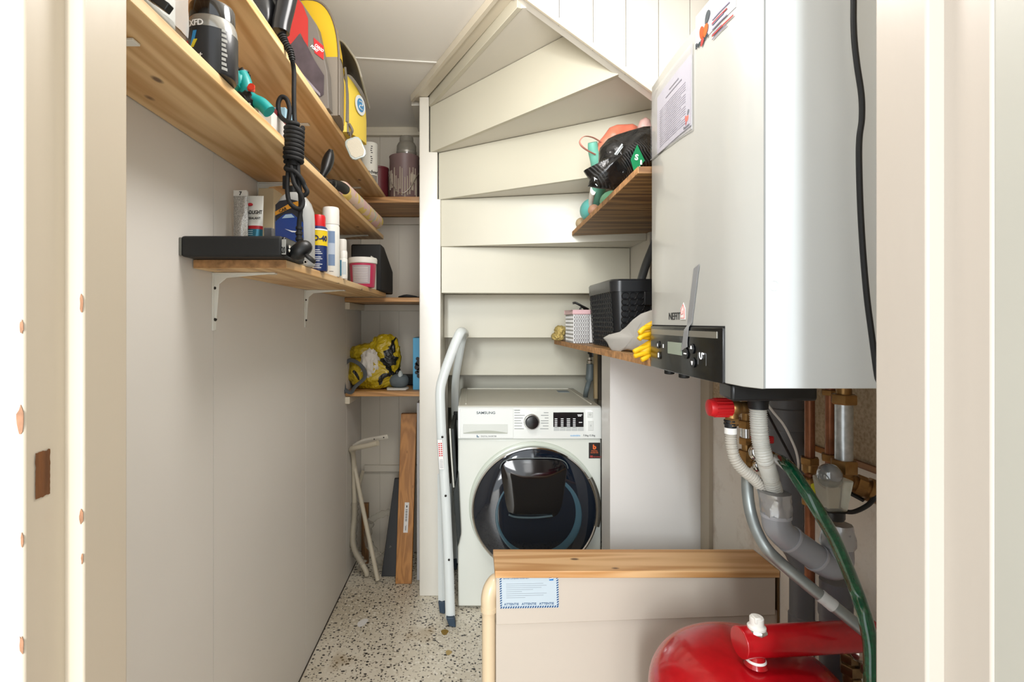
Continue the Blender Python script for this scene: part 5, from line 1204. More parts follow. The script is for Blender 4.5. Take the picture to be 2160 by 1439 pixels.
# cartons
y = 1.08; m = MB(); m.box(X(545, y), X(573, y), y, y + .10, zm, Z(222, y)); c1 = tag(obj('small_carton', m, mat('carton_white', 'cfcac4', .6), bev=.001), 'small carton with dark red top behind the hanging black cord', 'box')
m = MB(); m.box(X(545, y) - .0004, X(573, y) + .0004, y - .0006, y + .1, Z(232, y), Z(221.5, y)); obj('dark_red_band', m, mat('band_darkred', '6a1c20', .5), c1)
m = MB(); m.box(X(572, 1.19), X(602, 1.19), 1.19, 1.25, zm, Z(226, 1.19)); m2 = obj('small_carton', m, mat('carton_blue', '8fb3c4', .4, var=.3, vs=40), bev=.001); tag(m2, 'pale blue carton directly behind the coil of black cord', 'box')
# black clamp bracket
yc2 = 1.50; ck = thing('clamp', 'black plastic clamp with upright paddle lever on the middle wall shelf edge', 'clamp', tuple(P(690, 360, yc2)))
cp0 = Vector((-.422, yc2, zm))
m = MB(); m.tube([cp0 + Vector((-.012, -.02, .016)), cp0 + Vector((-.002, -.01, .045)), cp0 + Vector((.004, 0, .075)), cp0 + Vector((.010, .0, .098)), cp0 + Vector((.012, .0, .108))], lambda t, L: .007 + .010 * math.sin(PI * min(1, t * .95 + .05)) ** 2, 14, 6, ); obj('paddle_lever', m, blackp, ck)
m = MB(); m.lathe([(.018, 0), (.022, .006), (.022, .018), (.012, .022)], 24, cp0 + Vector((.004, .01, 0))); obj('round_base', m, blackp, ck, bev=.001)
m = MB(); m.tube([cp0 + Vector((.01, .02, .012)), cp0 + Vector((.026, .06, .016)), cp0 + Vector((.030, .10, .017))], .0155, 18, 4); obj('barrel', m, rubber, ck, bev=.002)
m = MB(); m.tube([cp0 + Vector((-.03, -.03, .012)), cp0 + Vector((.02, -.02, .008))], .006, 10); obj('cross_pin', m, blackp, ck)
# pastel foam roll
q = NT('pastel_pattern'); v = q.coord((1, 1, 1)); vo = q.n('TexVoronoi', Scale=38.0); q.l(v, vo.inputs['Vector'])
sep = q.n('SeparateColor'); q.l(vo.outputs['Color'], sep.inputs[0])
q.l(q.ramp(sep.outputs[0], [(0, lin('d9bfae')), (.35, lin('dcc36a')), (.6, lin('d8b0b2')), (.85, lin('b9c0b0'))], 'CONSTANT'), q.b.inputs['Base Color']); q.b.inputs['Roughness'].default_value = .7
rr_ = .030
rings = []
a, b_ = Vector((-.418, 1.64, zm + rr_)), Vector((-.402, 2.20, zm + rr_))
tag(obj('foam_roll', MB().tube([a, a.lerp(b_, .01), a.lerp(b_, .03), a.lerp(b_, .5), a.lerp(b_, .97), a.lerp(b_, .99), b_], lambda t, L: rr_ * (.72 if t in (0, 1) else (.9 if (t < .2 or t > .8) else 1)), 28), q.m, angle=60), 'pastel yellow and pink patterned roll lying along the middle wall shelf edge', 'roll')

# ================================================================ top shelf
zu = 1.799
# appliance with the hanging cord
ap_ = thing('power_appliance', 'black appliance grip on the top shelf with tied black cord and plug hanging down', 'appliance', (-.40, 1.1, zu))
ya = 1.10
m = MB(); m.tube([P(592, 68, ya), P(594, 50, ya), P(603, 10, ya), P(610, -30, ya), P(612, -80, ya), P(600, -130, ya)], lambda t, L: .0185 + .004 * t, 24, 8); obj('hand_grip', m, mat('grip_black', '17181b', .3, coat=.2), ap_)
m = MB(); m.tube([P(578, 52, ya + .03), P(585, 20, ya + .03), P(596, -20, ya + .03), P(600, -60, ya + .03)], .012, 16, 6); obj('trigger_bar', m, blackp, ap_)
m = MB(); m.blob((-.47, 1.13, zu + .075), (.055, .06, .072), 8, .05, 1, 4, .8, ridge=False, zmin=zu); obj('motor_housing', m, mat('grip_black', '17181b'), ap_, angle=80)
# strain relief ribs then the cord
yk2 = 1.115
srp = [P(594, 72, ya), P(602, 92, ya), P(612, 108, ya), P(617, 128, ya)]
obj('strain_relief', MB().tube(dens(srp, .001), lambda t, L: .0085 - .003 * t + .0012 * (1 if math.sin(2 * PI * L / .0052) > 0 else -1), 14), rubber, ap_)
cord = mat('cord_black', '0e0e0f', .7, bump=.3, bs=400)
cr = .0050
k1 = [P(616, 126, ya), P(620, 150, yk2), P(620, 200, yk2), P(621, 245, yk2), P(624, 275, yk2 - .006), P(622, 320, yk2)]
hang = obj('cord', MB().tube(k1, cr, 12, 8), cord, ap_)
m = MB(); m.tube([P(612, 290, yk2 - .012), P(608, 262, yk2 - .008), P(611, 232, yk2 - .006), P(605, 210, yk2), P(594, 205, yk2), P(587, 218, yk2), P(589, 240, yk2), P(598, 252, yk2 - .005), P(612, 258, yk2 - .012), P(628, 262, yk2 - .006), P(622, 270, yk2)], cr, 12, 8); obj('cord_loop', m, cord, ap_)
# wound coil: helix
hel = []; N_ = 9 * 20; rc_ = 17.0 / F * yk2
for i in range(N_ + 1):
    t = i / N_; a = 2 * PI * 8.5 * t; top_, bot_ = P(621, 268, yk2), P(619, 342, yk2); c = top_.lerp(bot_, t)
    hel.append(c + Vector((rc_ * math.cos(a), .016 * math.sin(a), -.0015 * math.cos(a))))
obj('wound_coil', MB().tube(hel, cr + .0002, 10), cord, ap_)
obj('cord_core', MB().tube([P(620, 262, yk2), P(620, 350, yk2)], .011, 12), cord, ap_)
m = MB(); m.tube([P(615, 335, yk2), P(606, 350, yk2), P(604, 357, yk2 - .01), P(622, 362, yk2 - .012), P(636, 378, yk2 - .006), P(642, 392, yk2), P(648, 405, yk2), P(640, 412, yk2), P(628, 400, yk2), P(622, 375, yk2), P(622, 345, yk2)], cr, 12, 8); obj('cord_loop', m, cord, ap_)
m = MB(); m.tube([P(611, 340, yk2), P(607, 372, yk2 - .008), P(606, 400, yk2 - .01), P(610, 425, yk2 - .01), P(622, 438, yk2 - .01), P(634, 440, yk2 - .008), P(639, 425, yk2 - .004), P(632, 405, yk2 - .01), P(620, 385, yk2 - .012), P(614, 350, yk2 - .008)], cr, 12, 8); obj('cord_loop', m, cord, ap_)
m = MB(); m.tube([P(602, 372, yk2 + .004), P(602, 398, yk2 + .004)], .0062, 10); obj('cord_end', m, cord, ap_)
m = MB(); m.tube([P(628, 345, yk2), P(630, 380, yk2), P(634, 420, yk2), P(634, 445, yk2), P(631, 470, yk2), P(631, 485, yk2)], cr, 12, 8); obj('cord', m, cord, ap_)
obj('plug_sleeve', MB().tube(dens([P(631, 478, yk2), P(631, 500, yk2), P(633, 520, yk2)], .001), lambda t, L: .0065 + .0012 * t + .0009 * (1 if math.sin(2 * PI * L / .012) > 0 else -1), 12), rubber, ap_)
pm = P(634, 528, 1.045); 
pg = obj('plug', MB(T(*pm) @ rot('Y', -35) @ rot('Z', 10)).ball((0, 0, 0), .024, 20, (1.05, .75, .66), pw=.8), blackp, ap_)
m = MB(T(*P(655, 545, 1.035)) @ rot('Y', 40)); m.lathe([(.0125, 0), (.0135, .004), (.0115, .007)], 24, (0, 0, -.004)); obj('plug_face', m, rubber, pg)
m = MB(); m.tube([P(646, 556, 1.02), P(650, 552, 1.02), P(648, 548, 1.02), P(643, 551, 1.02), P(646, 556, 1.02)], .0012, 6); m.b.free()
obj('earth_clip', MB().lathe([(.004, 0), (.004, -.002), (.0022, -.002), (.0022, 0)], 14, P(645, 553, 1.016), 'y'), chrome, pg)
m = MB(); m.tube([P(590, 512, 1.03), P(603, 516, 1.03), P(612, 522, 1.035)], .0035, 8); pl(obj('plug_pin', m, chrome, pg), 'metal plug pin')
m = MB(); m.tube([P(598, 524, 1.03), P(606, 528, 1.03), P(614, 530, 1.035)], .0035, 8); pl(obj('plug_pin', m, chrome, pg), 'metal plug pin')
# packaged organiser
yo = 1.42; co_ = thing('packaged_cover', 'red and grey retail package picturing a dark bag between cord and backpack', 'package', (-.47, yo, zu))
pts = [(X(612, yo), zu), (X(694, yo), zu), (X(690, yo), Z(150, yo)), (X(668, yo), Z(52, yo)), (X(640, yo), Z(10, yo)), (X(612, yo), Z(-30, yo)), (X(575, yo), Z(-60, yo)), (X(560, yo), Z(-40, yo)), (X(560, yo), zu)]
obj('carton', MB().prism(pts, .04, 'y', yo), mat('pack_grey', '6e6862', .55), co_, bev=.002)
def pq(pl_, y=yo - .0006, th=-.0006): return MB().prism([(X(a, yo), Z(b_, yo)) for a, b_ in pl_], th, 'y', y)
obj('red_panel', pq([(560, 160), (592, 75), (628, 70), (622, 50), (650, 95), (650, 110), (640, 108), (632, 75), (600, 115), (575, 180), (560, 200)][:0] or [(561, 180), (561, -38), (576, -58), (611, -28), (639, 11), (650, 40), (650, 105), (634, 70), (606, 102), (590, 140)]), mat('pack_red', 'b32e2a', .5), co_)
obj('bag_picture', pq([(606, 104), (632, 72), (648, 96), (664, 128), (684, 160), (683, 200), (676, 205), (640, 168), (612, 132)], yo - .0014), mat('pic_mauve', '4c4248', .5, var=.4, vs=20), co_)
obj('picture_highlight', pq([(612, 134), (640, 168), (676, 204), (676, 198), (642, 160), (616, 128)], yo - .0022), mat('pic_pale', '8f8a94', .5), co_)
lbp = [(662, 80), (683, 98), (683, 127), (664, 112)]
rl_ = obj('red_label', pq(lbp, yo - .0014), mat('label_red', 'c9262c', .5), co_)
Mt = FRONT((X(663.5, yo), yo - .0022, Z(97, yo))) @ rot('Z', -40)
obj('lettering', text_mb('CARGO', .0105, Mt, sx=.8, bold=.03), white_ink, rl_, smooth=False)
obj('lettering', text_mb('POINT', .0105, Mt @ T(-.0065, -.0095, 0), sx=.8, bold=.03), white_ink, rl_, smooth=False)
# backpack
bp_ = thing('backpack', 'yellow and grey school backpack with rounded front pocket on the top shelf', 'backpack', (-.46, 1.55, zu))
yel = mat('yellow_nylon', 'd2ac1e', .6, bump=.25, bs=30, var=.08); yel2 = mat('pale_yellow_nylon', 'd8bd4a', .6, bump=.1, bs=40); gry = mat('grey_nylon', '857c70', .65, bump=.2, bs=60); pip = mat('taupe_piping', '6d6459', .5)
yb0, yb1 = 1.47, 1.60
def arch(y, xr, ztop, n=24, xl=-.565, zb_=zu, pw=.8):
    """closed arch outline in the XZ plane"""
    out = [(xl, y, zb_)]
    w_ = (xr - xl) / 2; cx_ = (xl + xr) / 2; zs_ = zb_ + (ztop - zb_) * .42
    for i in range(n + 1):
        a = PI - PI * i / n; c_ = math.copysign(abs(math.cos(a)) ** pw, math.cos(a)); out.append((cx_ + w_ * c_, y, zs_ + (ztop - zs_) * math.sin(a) ** pw))
    out.append((xr, y, zb_)); return out
def archbody(y0, y1, xr0, zt0_, xr1, zt1_, zlo, zhi, mt, nm, bul=.012, xl=-.565, zb_=zu):
    m = MB(); rings = []
    for i in range(9):
        t = i / 8; e = bul * math.sin(PI * t) ** .5
        ring = arch(y0 + (y1 - y0) * t, xr0 + (xr1 - xr0) * t + e, zt0_ + (zt1_ - zt0_) * t + e, xl=xl, zb_=zb_)
        rings.append([(p[0] + .003 * noise.noise(Vector(p) * 18), p[1], min(max(p[2], zlo), zhi)) for p in ring])
    return obj(nm, m.ring_sweep(rings), mt, bp_, angle=60)
xr0 = X(720, 1.47) - .0; zt0_ = Z(-2, 1.47); 
xr0 = -.378
archbody(yb0, yb1, xr0, zt0_, xr0 - .022, zt0_ - .03, zu + .168, 9, yel, 'yellow_body', .006); archbody(yb0 - .0005, yb1, xr0 + .0005, zt0_, xr0 - .0215, zt0_ - .03, -9, zu + .168, gry, 'grey_lower_body', .006)
pipe_pts = [Vector(p) for p in arch(yb0, xr0, zt0_)][1:]
obj('piping', MB().tube(pipe_pts, .0035, 8), pip, bp_)
archbody(yb1 - .004, yb1 + .115, -.388, 2.02, -.350, 1.985, -9, 9, yel2, 'front_pocket', .010, -.55)
obj('piping', MB().tube([Vector(p) for p in arch(yb1 + .002, -.385, 2.022, xl=-.55)][1:], .004, 8), pip, bp_)
archbody(yb0 + .11, yb1 + .06, -.398, 2.055, -.385, 2.04, zu + .02, 9, yel, 'upper_pocket', .004, -.55)
# flap above pocket
m = MB()
def flap(u, v):
    y = 1.60 + .125 * v; a = -.25 + 1.15 * u
    return (-.43 + .088 * u ** .8 + .0 * v, y, 2.085 - .115 * u ** 2.2 - .045 * v * (1 if u > .0 else 1) + .004 * math.sin(u * 9))
m.sheet(flap, 14, 6); fl = obj('top_flap', m, mat('flap_dark', '4a463f', .55), bp_, solid=.006)
obj('flap_edge', MB().tube([flap(u / 14, 0) for u in range(15)] + [flap(1, v / 6) for v in range(7)], .0035, 8), mat('flap_edge', '8b8678', .5), bp_)
# badge
bx_, by2, bz_ = -.3615, 1.662, 1.905
Mbg = basis((-.28, .96, 0), (0, 0, 1), (bx_ + .0005, by2, bz_)); Mbg = basis((.30, .953, 0), (0, 0, 1), (bx_ + .0045, by2 - .01, bz_))
bd_ = obj('round_badge', MB(Mbg).lathe([(.0001, .0), (.031, 0), (.031, .0015), (.0001, .0016)], 32), mat('badge_white', 'cfd3d2', .5), bp_)
obj('badge_centre', MB(Mbg).lathe([(.0001, .0017), (.021, .0017), (.021, .0024), (.0001, .0025)], 28), mat('badge_blue', '3f7fae', .5), bd_)
m = MB(Mbg); m.tube([(-.010, .010, .003), (.008, .012, .003), (.011, .002, .003), (-.006, -.002, .003), (-.008, -.011, .003), (.010, -.012, .003)], .0016, 6, 4); obj('badge_mark', m, MATS['badge_white'], bd_)
# zip and buckle
obj('zip', MB().tube([(-.392, 1.597, 2.0), (-.388, 1.597, 1.96), (-.386, 1.597, 1.90), (-.387, 1.597, 1.83)], .004, 6, 4), mat('zip_grey', '7f7c76', .4, .4), bp_)
m = MB(); m.tube([(-.38, 1.60, 1.825), (-.37, 1.60, 1.805), (-.38, 1.61, 1.795), (-.388, 1.605, 1.81)], .004, 8, 5); obj('webbing_strap', m, pip, bp_)
# dangling reflector
yf2 = 1.60; Mr = T(*P(750, 313, yf2)) @ rot('Z', 15) @ rot('Y', -24)
rt = obj('reflector_tag', MB(Mr).prism([(x * .027 , z * .034) for x, z in ((-1, -.55), (-.85, -.85), (-.5, -1), (.5, -1), (.85, -.85), (1, -.5), (1, .5), (.85, .85), (.5, 1), (-.5, 1), (-.85, .85), (-1, .5))], .006, 'y', -.003), mat('reflector_rim', '9ba39c', .2, coat=.6), bp_, bev=.002)
obj('reflector_face', MB(Mr).prism([(x * .022, z * .028) for x, z in ((-1, -.6), (-.6, -1), (.6, -1), (1, -.6), (1, .6), (.6, 1), (-.6, 1), (-1, .6))], -.001, 'y', -.0032), mat('reflector_beige', 'b8b09c', .5, bump=.4, bs=400), rt)
obj('tag_cord', MB().tube([(-.376, 1.60, 1.802), P(740, 296, yf2)], .002, 6), pip, bp_)
# ---- paint pots on the upper alcove board
za = 1.7798
r = .036; c = (X(799, 2.27) - r - .004, 2.27, 1.799); wc = thing('primer_can', 'white primer can with black lettering behind the backpack', 'can', c)
obj('can_body', MB().lathe([(r, 0), (r, .19), (r * .96, .194), (r * .9, .192), (0, .192)], 36, c), white, wc)
curved_text('Grondverf', .022, c, r, -78, 1.799 + .056, inkb, wc, bold=.02, sx=.9)
band(c, r, -130, -20, 1.799 + .02, 1.799 + .05, mat('band_grey', '8f8a84', .5), wc, 'grey_band')
m = MB()
for k in range(9):
    z = 1.799 + .10 + k * .009; rings = []
    if k == 4: continue
    for i in range(4):
        a = math.radians(-75 + 4 * i + (k % 3) * 2); e = Vector((math.cos(a), math.sin(a), 0)); cc = Vector((c[0], c[1], z)); rings.append([cc + e * (r - .0005), cc + e * (r + .0006), cc + e * (r + .0006) + Vector((0, 0, .004)), cc + e * (r - .0005) + Vector((0, 0, .004))])
    m.ring_sweep(rings)
obj('printed_marks', m, ink, wc)
r = .05; c = (X(819, 2.46) - r, 2.47, za); dr_ = thing('paint_can', 'dark red round can between the white can and the mauve paint pot', 'can', c)
obj('can_body', MB().lathe([(r, 0), (r, .155), (r * 1.03, .157), (r * 1.03, .165), (r * .95, .165), (0, .160)], 36, c), mat('can_darkred', '6a2a30', .4), dr_)
r = .070; c = (X(822, 2.44) + r, 2.44, za); mp_ = thing('paint_pot', 'large mauve paint pot covered in paint drips', 'paint pot', c)
mauve = mat('pot_mauve', '76605e', .45, var=.1)
obj('pot_body', MB().lathe([(r * .97, 0), (r, .003), (r, .20), (r * 1.02, .204), (r * 1.03, .208), (r * .95, .210), (r * .9, .206), (0, .206)], 48, c), mauve, mp_)
random.seed(5)
for k in range(15):
    a = math.radians(-150 + 8.6 * k + random.uniform(-2, 2)); zt_ = random.uniform(.07, .13) ; zb2 = random.uniform(.0, .05)
    e = Vector((math.cos(a), math.sin(a), 0)); p0 = Vector(c) + e * (r + .0005) 
    obj('paint_drip', MB().tube([p0 + Vector((0, 0, zt_ + .02)), p0 + Vector((0, 0, (zt_ + zb2) / 2)), p0 + Vector((0, 0, zb2 + .004))], lambda t, L: .0022 + .0014 * t, 8), mat('drip_cream', 'a89c8c', .4), mp_)
obj('wire_handle', MB().tube([Vector(c) + Vector((r * 1.02 * math.cos(t), -.02 + r * 1.0 * math.sin(t) * -1 - .002, .10 + .055 * math.cos(2 * t) - .03)) for t in [PI * i / 14 for i in range(15)]], .0018, 6), chrome, mp_)
m = MB(); rings = []
lbl = band(c, r, -58, -30, za + .075, za + .115, mat('label_cream', 'b5ab98', .5), mp_, 'paper_label')
r = .047; c = (X(838, 2.44) + r - .003, 2.44, za + .2105); gj = thing('glass_jar', 'dull glass jar standing upside down on the mauve paint pot', 'jar', c)
obj('jar_body', MB().lathe([(r * .95, 0), (r, .006), (r * .99, .05), (r * .85, .064), (r * .72, .070), (r * .70, .088), (r * .66, .094), (0, .095)], 36, c), mat('dusty_glass', '8a857a', .25, trans=.25, coat=.5), gj)
obj('screw_ring', MB().lathe([(r * 1.01, .012), (r * 1.03, .014), (r * 1.03, .022), (r * 1.0, .024)], 36, c), mat('jar_grey', '96928a', .4, .5), gj)
m = MB(); m.box(X(866, 2.6), -.2285, 2.56, 2.65, za, za + .21); bx2 = tag(obj('dark_red_box', m, mat('box_darkred', '4a2a2e', .5), bev=.002), 'dark red box behind the mauve paint pot against the post', 'box')
m = MB(); m.box(X(870, 2.56), -.229, 2.5585, 2.56, za + .10, za + .14); obj('cream_label', m, MATS['label_cream'], bx2)
# ================================================================ RIGHT SHELVES
zr = 1.1195
kb = thing('lidded_basket', 'black plastic storage basket with lid and pierced pattern', 'basket', (.56, 1.95, zr))
yb_ = 1.80; xa = X(1238, yb_); xb = xa + .30; hz = Z(612, yb_)
# basket is turned a little so its left side and front both show
Mk = T(X(1297, 1.66), 1.66, zr) @ rot('Z', 0)
x0 = 0; bw_, bd2, bh = .27, .34, Z(612, 1.66) - zr
tap = .012
def rect(x0, x1, y0, y1, z, r=.03, n=5):
    out = []
    for cx_, cy_, a0 in ((x1 - r, y1 - r, 0), (x0 + r, y1 - r, 90), (x0 + r, y0 + r, 180), (x1 - r, y0 + r, 270)):
        for k in range(n + 1):
            a = math.radians(a0 + 90 * k / n); out.append((cx_ + r * math.cos(a), cy_ + r * math.sin(a), z))
    return out
xL = -.006
m = MB(Mk); m.ring_sweep([rect(xL + tap, xL + bw_ - tap, tap, bd2 - tap, 0, .028), rect(xL, xL + bw_, 0, bd2, bh, .030)]); obj('basket_body', m, mat('basket_black', '17181a', .3, bump=.05), kb, angle=40)
lidm = mat('lid_dark', '232426', .28)
m = MB(Mk); m.ring_sweep([rect(xL - .004, xL + bw_ + .004, -.004, bd2 + .004, bh - .004, .032), rect(xL - .006, xL + bw_ + .006, -.006, bd2 + .006, bh + .030, .034), rect(xL - .002, xL + bw_ + .002, -.002, bd2 + .002, bh + .036, .030), rect(xL + .01, xL + bw_ - .01, .01, bd2 - .01, bh + .034, .02)]); obj('basket_lid', m, lidm, kb, angle=30)
# raised ring lattice, one mesh per side (surface pattern)
m = MB(Mk); nx, nz_ = 9, 9
for i in range(nx):
    for j in range(nz_):
        x = xL + .04 + (bw_ - .075) * i / (nx - 1); z = .016 + (bh - .035) * j / (nz_ - 1); rr = .0115
        m.tube([(x + rr * math.cos(a), -.0015 + tap * (1 - z / bh), z + rr * math.sin(a)) for a in [k * PI / 6 for k in range(12)]], .0018, 4, closed=True)
obj('front_lattice', m, MATS['basket_black'], kb)
m = MB(Mk); ny = 12
for i in range(ny):
    for j in range(nz_ + 2):
        y = .035 + (bd2 - .07) * i / (ny - 1); z = .014 + (bh - .03) * j / (nz_ + 1); rr = .0105
        m.tube([(xL - .0012 + tap * (1 - z / bh), y + rr * math.cos(a), z + rr * math.sin(a)) for a in [k * PI / 4 for k in range(8)]], .0017, 4, closed=True)
obj('side_lattice', m, mat('basket_black2', '2a2b2c', .35), kb)
m = MB(Mk); m.box(xL + .10, xL + .19, -.004, 0.004, bh - .05, bh - .004); obj('handle_plate', m, lidm, kb, bev=.003)
# pink-lidded basket
wb = thing('small_basket', 'small white pierced basket with pale pink rim left of the black basket', 'basket', tuple((X(1215, 2.1), 2.1, zr)))
Y0 = 2.08; x0, x1 = max(X(1209, Y0), .418), X(1243, Y0); hb2 = Z(663, Y0) - zr
bd3 = .17
m = MB(); wm_ = mat('basket_white', 'd9d8d6', .4)
for i in range(8):
    x = x0 + (x1 - x0) * i / 7; m.box(x - .0014, x + .0014, Y0, Y0 + .002, zr, zr + hb2)
for j in range(8): z = zr + .004 + (hb2 - .008) * j / 7; m.box(x0, x1, Y0, Y0 + .002, z - .0018, z + .0018)
obj('front_grid', m, wm_, wb)
m = MB()
for i in range(16):
    y = Y0 + bd3 * i / 15; m.box(x0 - .001, x0 + .001, y - .0025, y + .0025, zr, zr + hb2)
for j in range(8): z = zr + .004 + (hb2 - .008) * j / 7; m.box(x0 - .001, x0 + .001, Y0, Y0 + bd3, z - .003, z + .003)
obj('side_grid', m, wm_, wb)
m = MB(); m.box(x0, x1 + .08, Y0 + bd3 - .002, Y0 + bd3, zr, zr + hb2); m.box(x0, x1 + .08, Y0, Y0 + bd3, zr, zr + .002); m.box(x1 + .078, x1 + .08, Y0, Y0 + bd3, zr, zr + hb2); m.box(x1, x1 + .08, Y0, Y0 + .002, zr, zr + hb2); obj('basket_shell', m, wm_, wb)
m = MB(); rim = [(x0 - .004, Y0 - .004), (x1 + .084, Y0 - .004), (x1 + .084, Y0 + bd3 + .004), (x0 - .004, Y0 + bd3 + .004)]
for a, b_ in zip(rim, rim[1:] + rim[:1]):
    m.box(min(a[0], b_[0]) - .002, max(a[0], b_[0]) + .002, min(a[1], b_[1]) - .002, max(a[1], b_[1]) + .002, zr + hb2, zr + hb2 + .018)
obj('pink_rim', m, mat('rim_pink', 'cfa9ab', .4), wb, bev=.002)
m = MB(); m.box(x0 + .002, x1 + .078, Y0 + .004, Y0 + bd3 - .004, zr + .003, zr + hb2 - .012); tag(obj('stored_cloth', m, mat('contents_grey', '8f8c8a', .7, bump=.5)), 'greyish cloth filling the small white basket', 'cloth')
gm = thing('metal_clip', 'dark metal clip tool sticking out of the small basket', 'clip', (X(1224, 2.15), 2.15, zr + hb2))
zc0 = zr + hb2
obj('upper_jaw', MB().tube([P(1208, 640, 2.15), P(1214, 639, 2.15), P(1226, 645, 2.15), P(1240, 652, 2.16)], .006, 10, 5, flat=(.005, .010)), mat('gunmetal', '3a3a38', .3, .8), gm)
obj('lower_jaw', MB().tube([P(1222, 656, 2.15), P(1228, 648, 2.15), P(1240, 660, 2.16)], .004, 10, 5), mat('gunmetal', '3a3a38'), gm)
# yellow cloth
m = MB(); 
m.blob((X(1176, 2.36), 2.36, zr + .018), (.024, .05, .018), 3, .25, 2.4, 4, .9, zmin=zr); m.blob((X(1182, 2.36), 2.37, zr + .045), (.022, .045, .022), 6, .25, 2.4, 4, .9, zmin=zr)
m.b.verts.ensure_lookup_table()
yc_ = mat('mustard_cloth', 'bda766', .85, bump=.4, bs=120)
tag(obj('folded_cloth', m, yc_, angle=80), 'folded mustard yellow cloth at the left tip of the lower board', 'cloth')
# white plastic bag and yellow gloves
def crumpf(c, rad, seed):
    return MB().blob(c, rad, seed, .28, 1.9, 5, .95, zmin=zr)
tb_ = mat('thin_white_bag', 'cfccc6', .3, trans=.25, bump=.5, bs=30, alpha=.92)
def pillow(outl, Y, th, name, mt, parent, seed=1, lean=0, n=5, sub=2, rough=.35, Yf=None):
    """pillow-shaped volume whose silhouette is outl; Yf(px) lets its depth follow the shelf edge"""
    P2 = []
    for a, b_ in zip(outl, outl[1:] + outl[:1]):
        for k in range(3): P2.append((a[0] + (b_[0] - a[0]) * k / 3, a[1] + (b_[1] - a[1]) * k / 3))
    cx_ = sum(p[0] for p in P2) / len(P2); cy_ = sum(p[1] for p in P2) / len(P2)
    m = MB(); rings = []
    prof = [(.02, -1), (.35, -.94), (.65, -.78), (.86, -.52), (.97, -.22), (1, 0), (.97, .22), (.86, .52), (.65, .78), (.35, .94), (.02, 1)]
    for s_, d_ in prof:
        ring = []
        for (a, b_) in P2:
            px_, py_ = cx_ + (a - cx_) * s_, cy_ + (b_ - cy_) * s_
            Yv = Yf(px_) if Yf else Y
            p = Vector((X(px_, Yv), Yv, Z(py_, Yv)))
            nn = noise.noise(p * 22 + Vector((seed, 0, d_))) + .5 * noise.noise(p * 50 + Vector((0, seed, d_)))
            p.y += th * d_ + th * rough * nn * (1 - s_ ** 4) - lean * (py_ - cy_) / F
            ring.append(p)
        rings.append(ring)
    return obj(name, m.ring_sweep(rings), mt, parent, angle=70)
YE = lambda px: 1.63 + (px - 1272) * (1.36 - 1.63) / 100
bagw = thing('plastic_bag', 'crumpled thin white plastic bag in front of the black basket', 'bag', (.44, 1.45, zr))
pillow([(1272, 713), (1284, 706), (1308, 700), (1322, 689), (1336, 674), (1352, 662), (1372, 655), (1396, 650), (1400, 738), (1372, 742), (1345, 741), (1322, 737), (1306, 742), (1298, 748), (1288, 738), (1280, 722)], 0, .035, 'bag_skin', tb_, bagw, 4, rough=.8, Yf=YE)
yg_ = mat('yellow_glove', 'd9a912', .5, bump=.2, bs=30)
gl_ = thing('rubber_glove', 'bright yellow rubber gloves drooping over the shelf edge beside the boiler', 'gloves', (.44, 1.30, zr))
pillow([(1346, 706), (1352, 692), (1362, 684), (1390, 668), (1396, 712), (1372, 718), (1356, 716)], 1.275, .014, 'upper_glove', yg_, gl_, 3, rough=.5)
pillow([(1338, 748), (1340, 736), (1352, 728), (1372, 716), (1396, 714), (1398, 757), (1372, 757), (1350, 754)], 1.268, .014, 'lower_glove', yg_, gl_, 8, rough=.5)
for (a, b_, c_) in (((1374, 704), (1356, 708), (1347, 717)), ((1372, 690), (1358, 693), (1348, 704)), ((1372, 730), (1350, 736), (1336, 743)), ((1372, 742), (1352, 747), (1337, 752)), ((1374, 750), (1362, 755), (1352, 760))):
    obj('finger', MB().tube([P(a[0], a[1], 1.262), P(b_[0], b_[1], 1.256), P(c_[0], c_[1], 1.254)], lambda t, L: .0062 if t < .95 else .0035, 12, 6), yg_, gl_)

# ---- upper right shelf
zq = 1.5842
# wrapped pack: black crumpled body
wp_ = thing('wrapped_pack', 'black glossy printed plastic pack with green label leaning over the upper right board', 'pack', (.44, 1.55, zq))
q = NT('black_striped_film'); v = q.coord(); mp2 = q.n('Mapping'); q.l(v, mp2.inputs['Vector']); mp2.inputs['Rotation'].default_value = (0, math.radians(38), 0)
wv_ = q.n('TexWave', Scale=42.0, Distortion=.6, _bands_direction='X'); q.l(mp2.outputs[0], wv_.inputs['Vector'])
nz = q.n('TexNoise', Scale=9.0, Detail=1.0); q.l(v, nz.inputs['Vector']); msk = q.ramp(nz.outputs[0], [(.46, BW(0)), (.52, BW(1))])
st2 = q.ramp(wv_.outputs[0], [(.62, lin('101011')), (.74, lin('3c3c3d'))]); q.l(q.mix(msk, lin('101011'), st2), q.b.inputs['Base Color'])
q.b.inputs['Roughness'].default_value = .22; n2 = q.n('TexNoise', Scale=26.0, Detail=3.0, Distortion=1.0); q.l(v, n2.inputs['Vector']); bp = q.n('Bump', Strength=.8, Distance=.006); q.l(n2.outputs[0], bp.inputs['Height']); q.l(bp.outputs[0], q.b.inputs['Normal'])
pkm = q.m
Yp = 1.50
outl = [(1230, 362), (1262, 352), (1265, 318), (1267, 310), (1284, 290), (1302, 281), (1330, 272), (1362, 262), (1395, 260), (1400, 352), (1346, 362), (1330, 376), (1310, 392), (1296, 404), (1262, 401), (1237, 396), (1241, 380)]
pillow(outl, Yp, .055, 'pack_body', pkm, wp_, 2, lean=.3)
yl3 = Yp - .062
gp = [(1344, 305), (1360, 339), (1349, 352), (1343, 368), (1337, 362), (1330, 337)]
glb = obj('green_label', MB().prism([(X(a, yl3), Z(b_, yl3)) for a, b_ in gp], -.0008, 'y', yl3), mat('label_green', '14784a', .35), wp_)
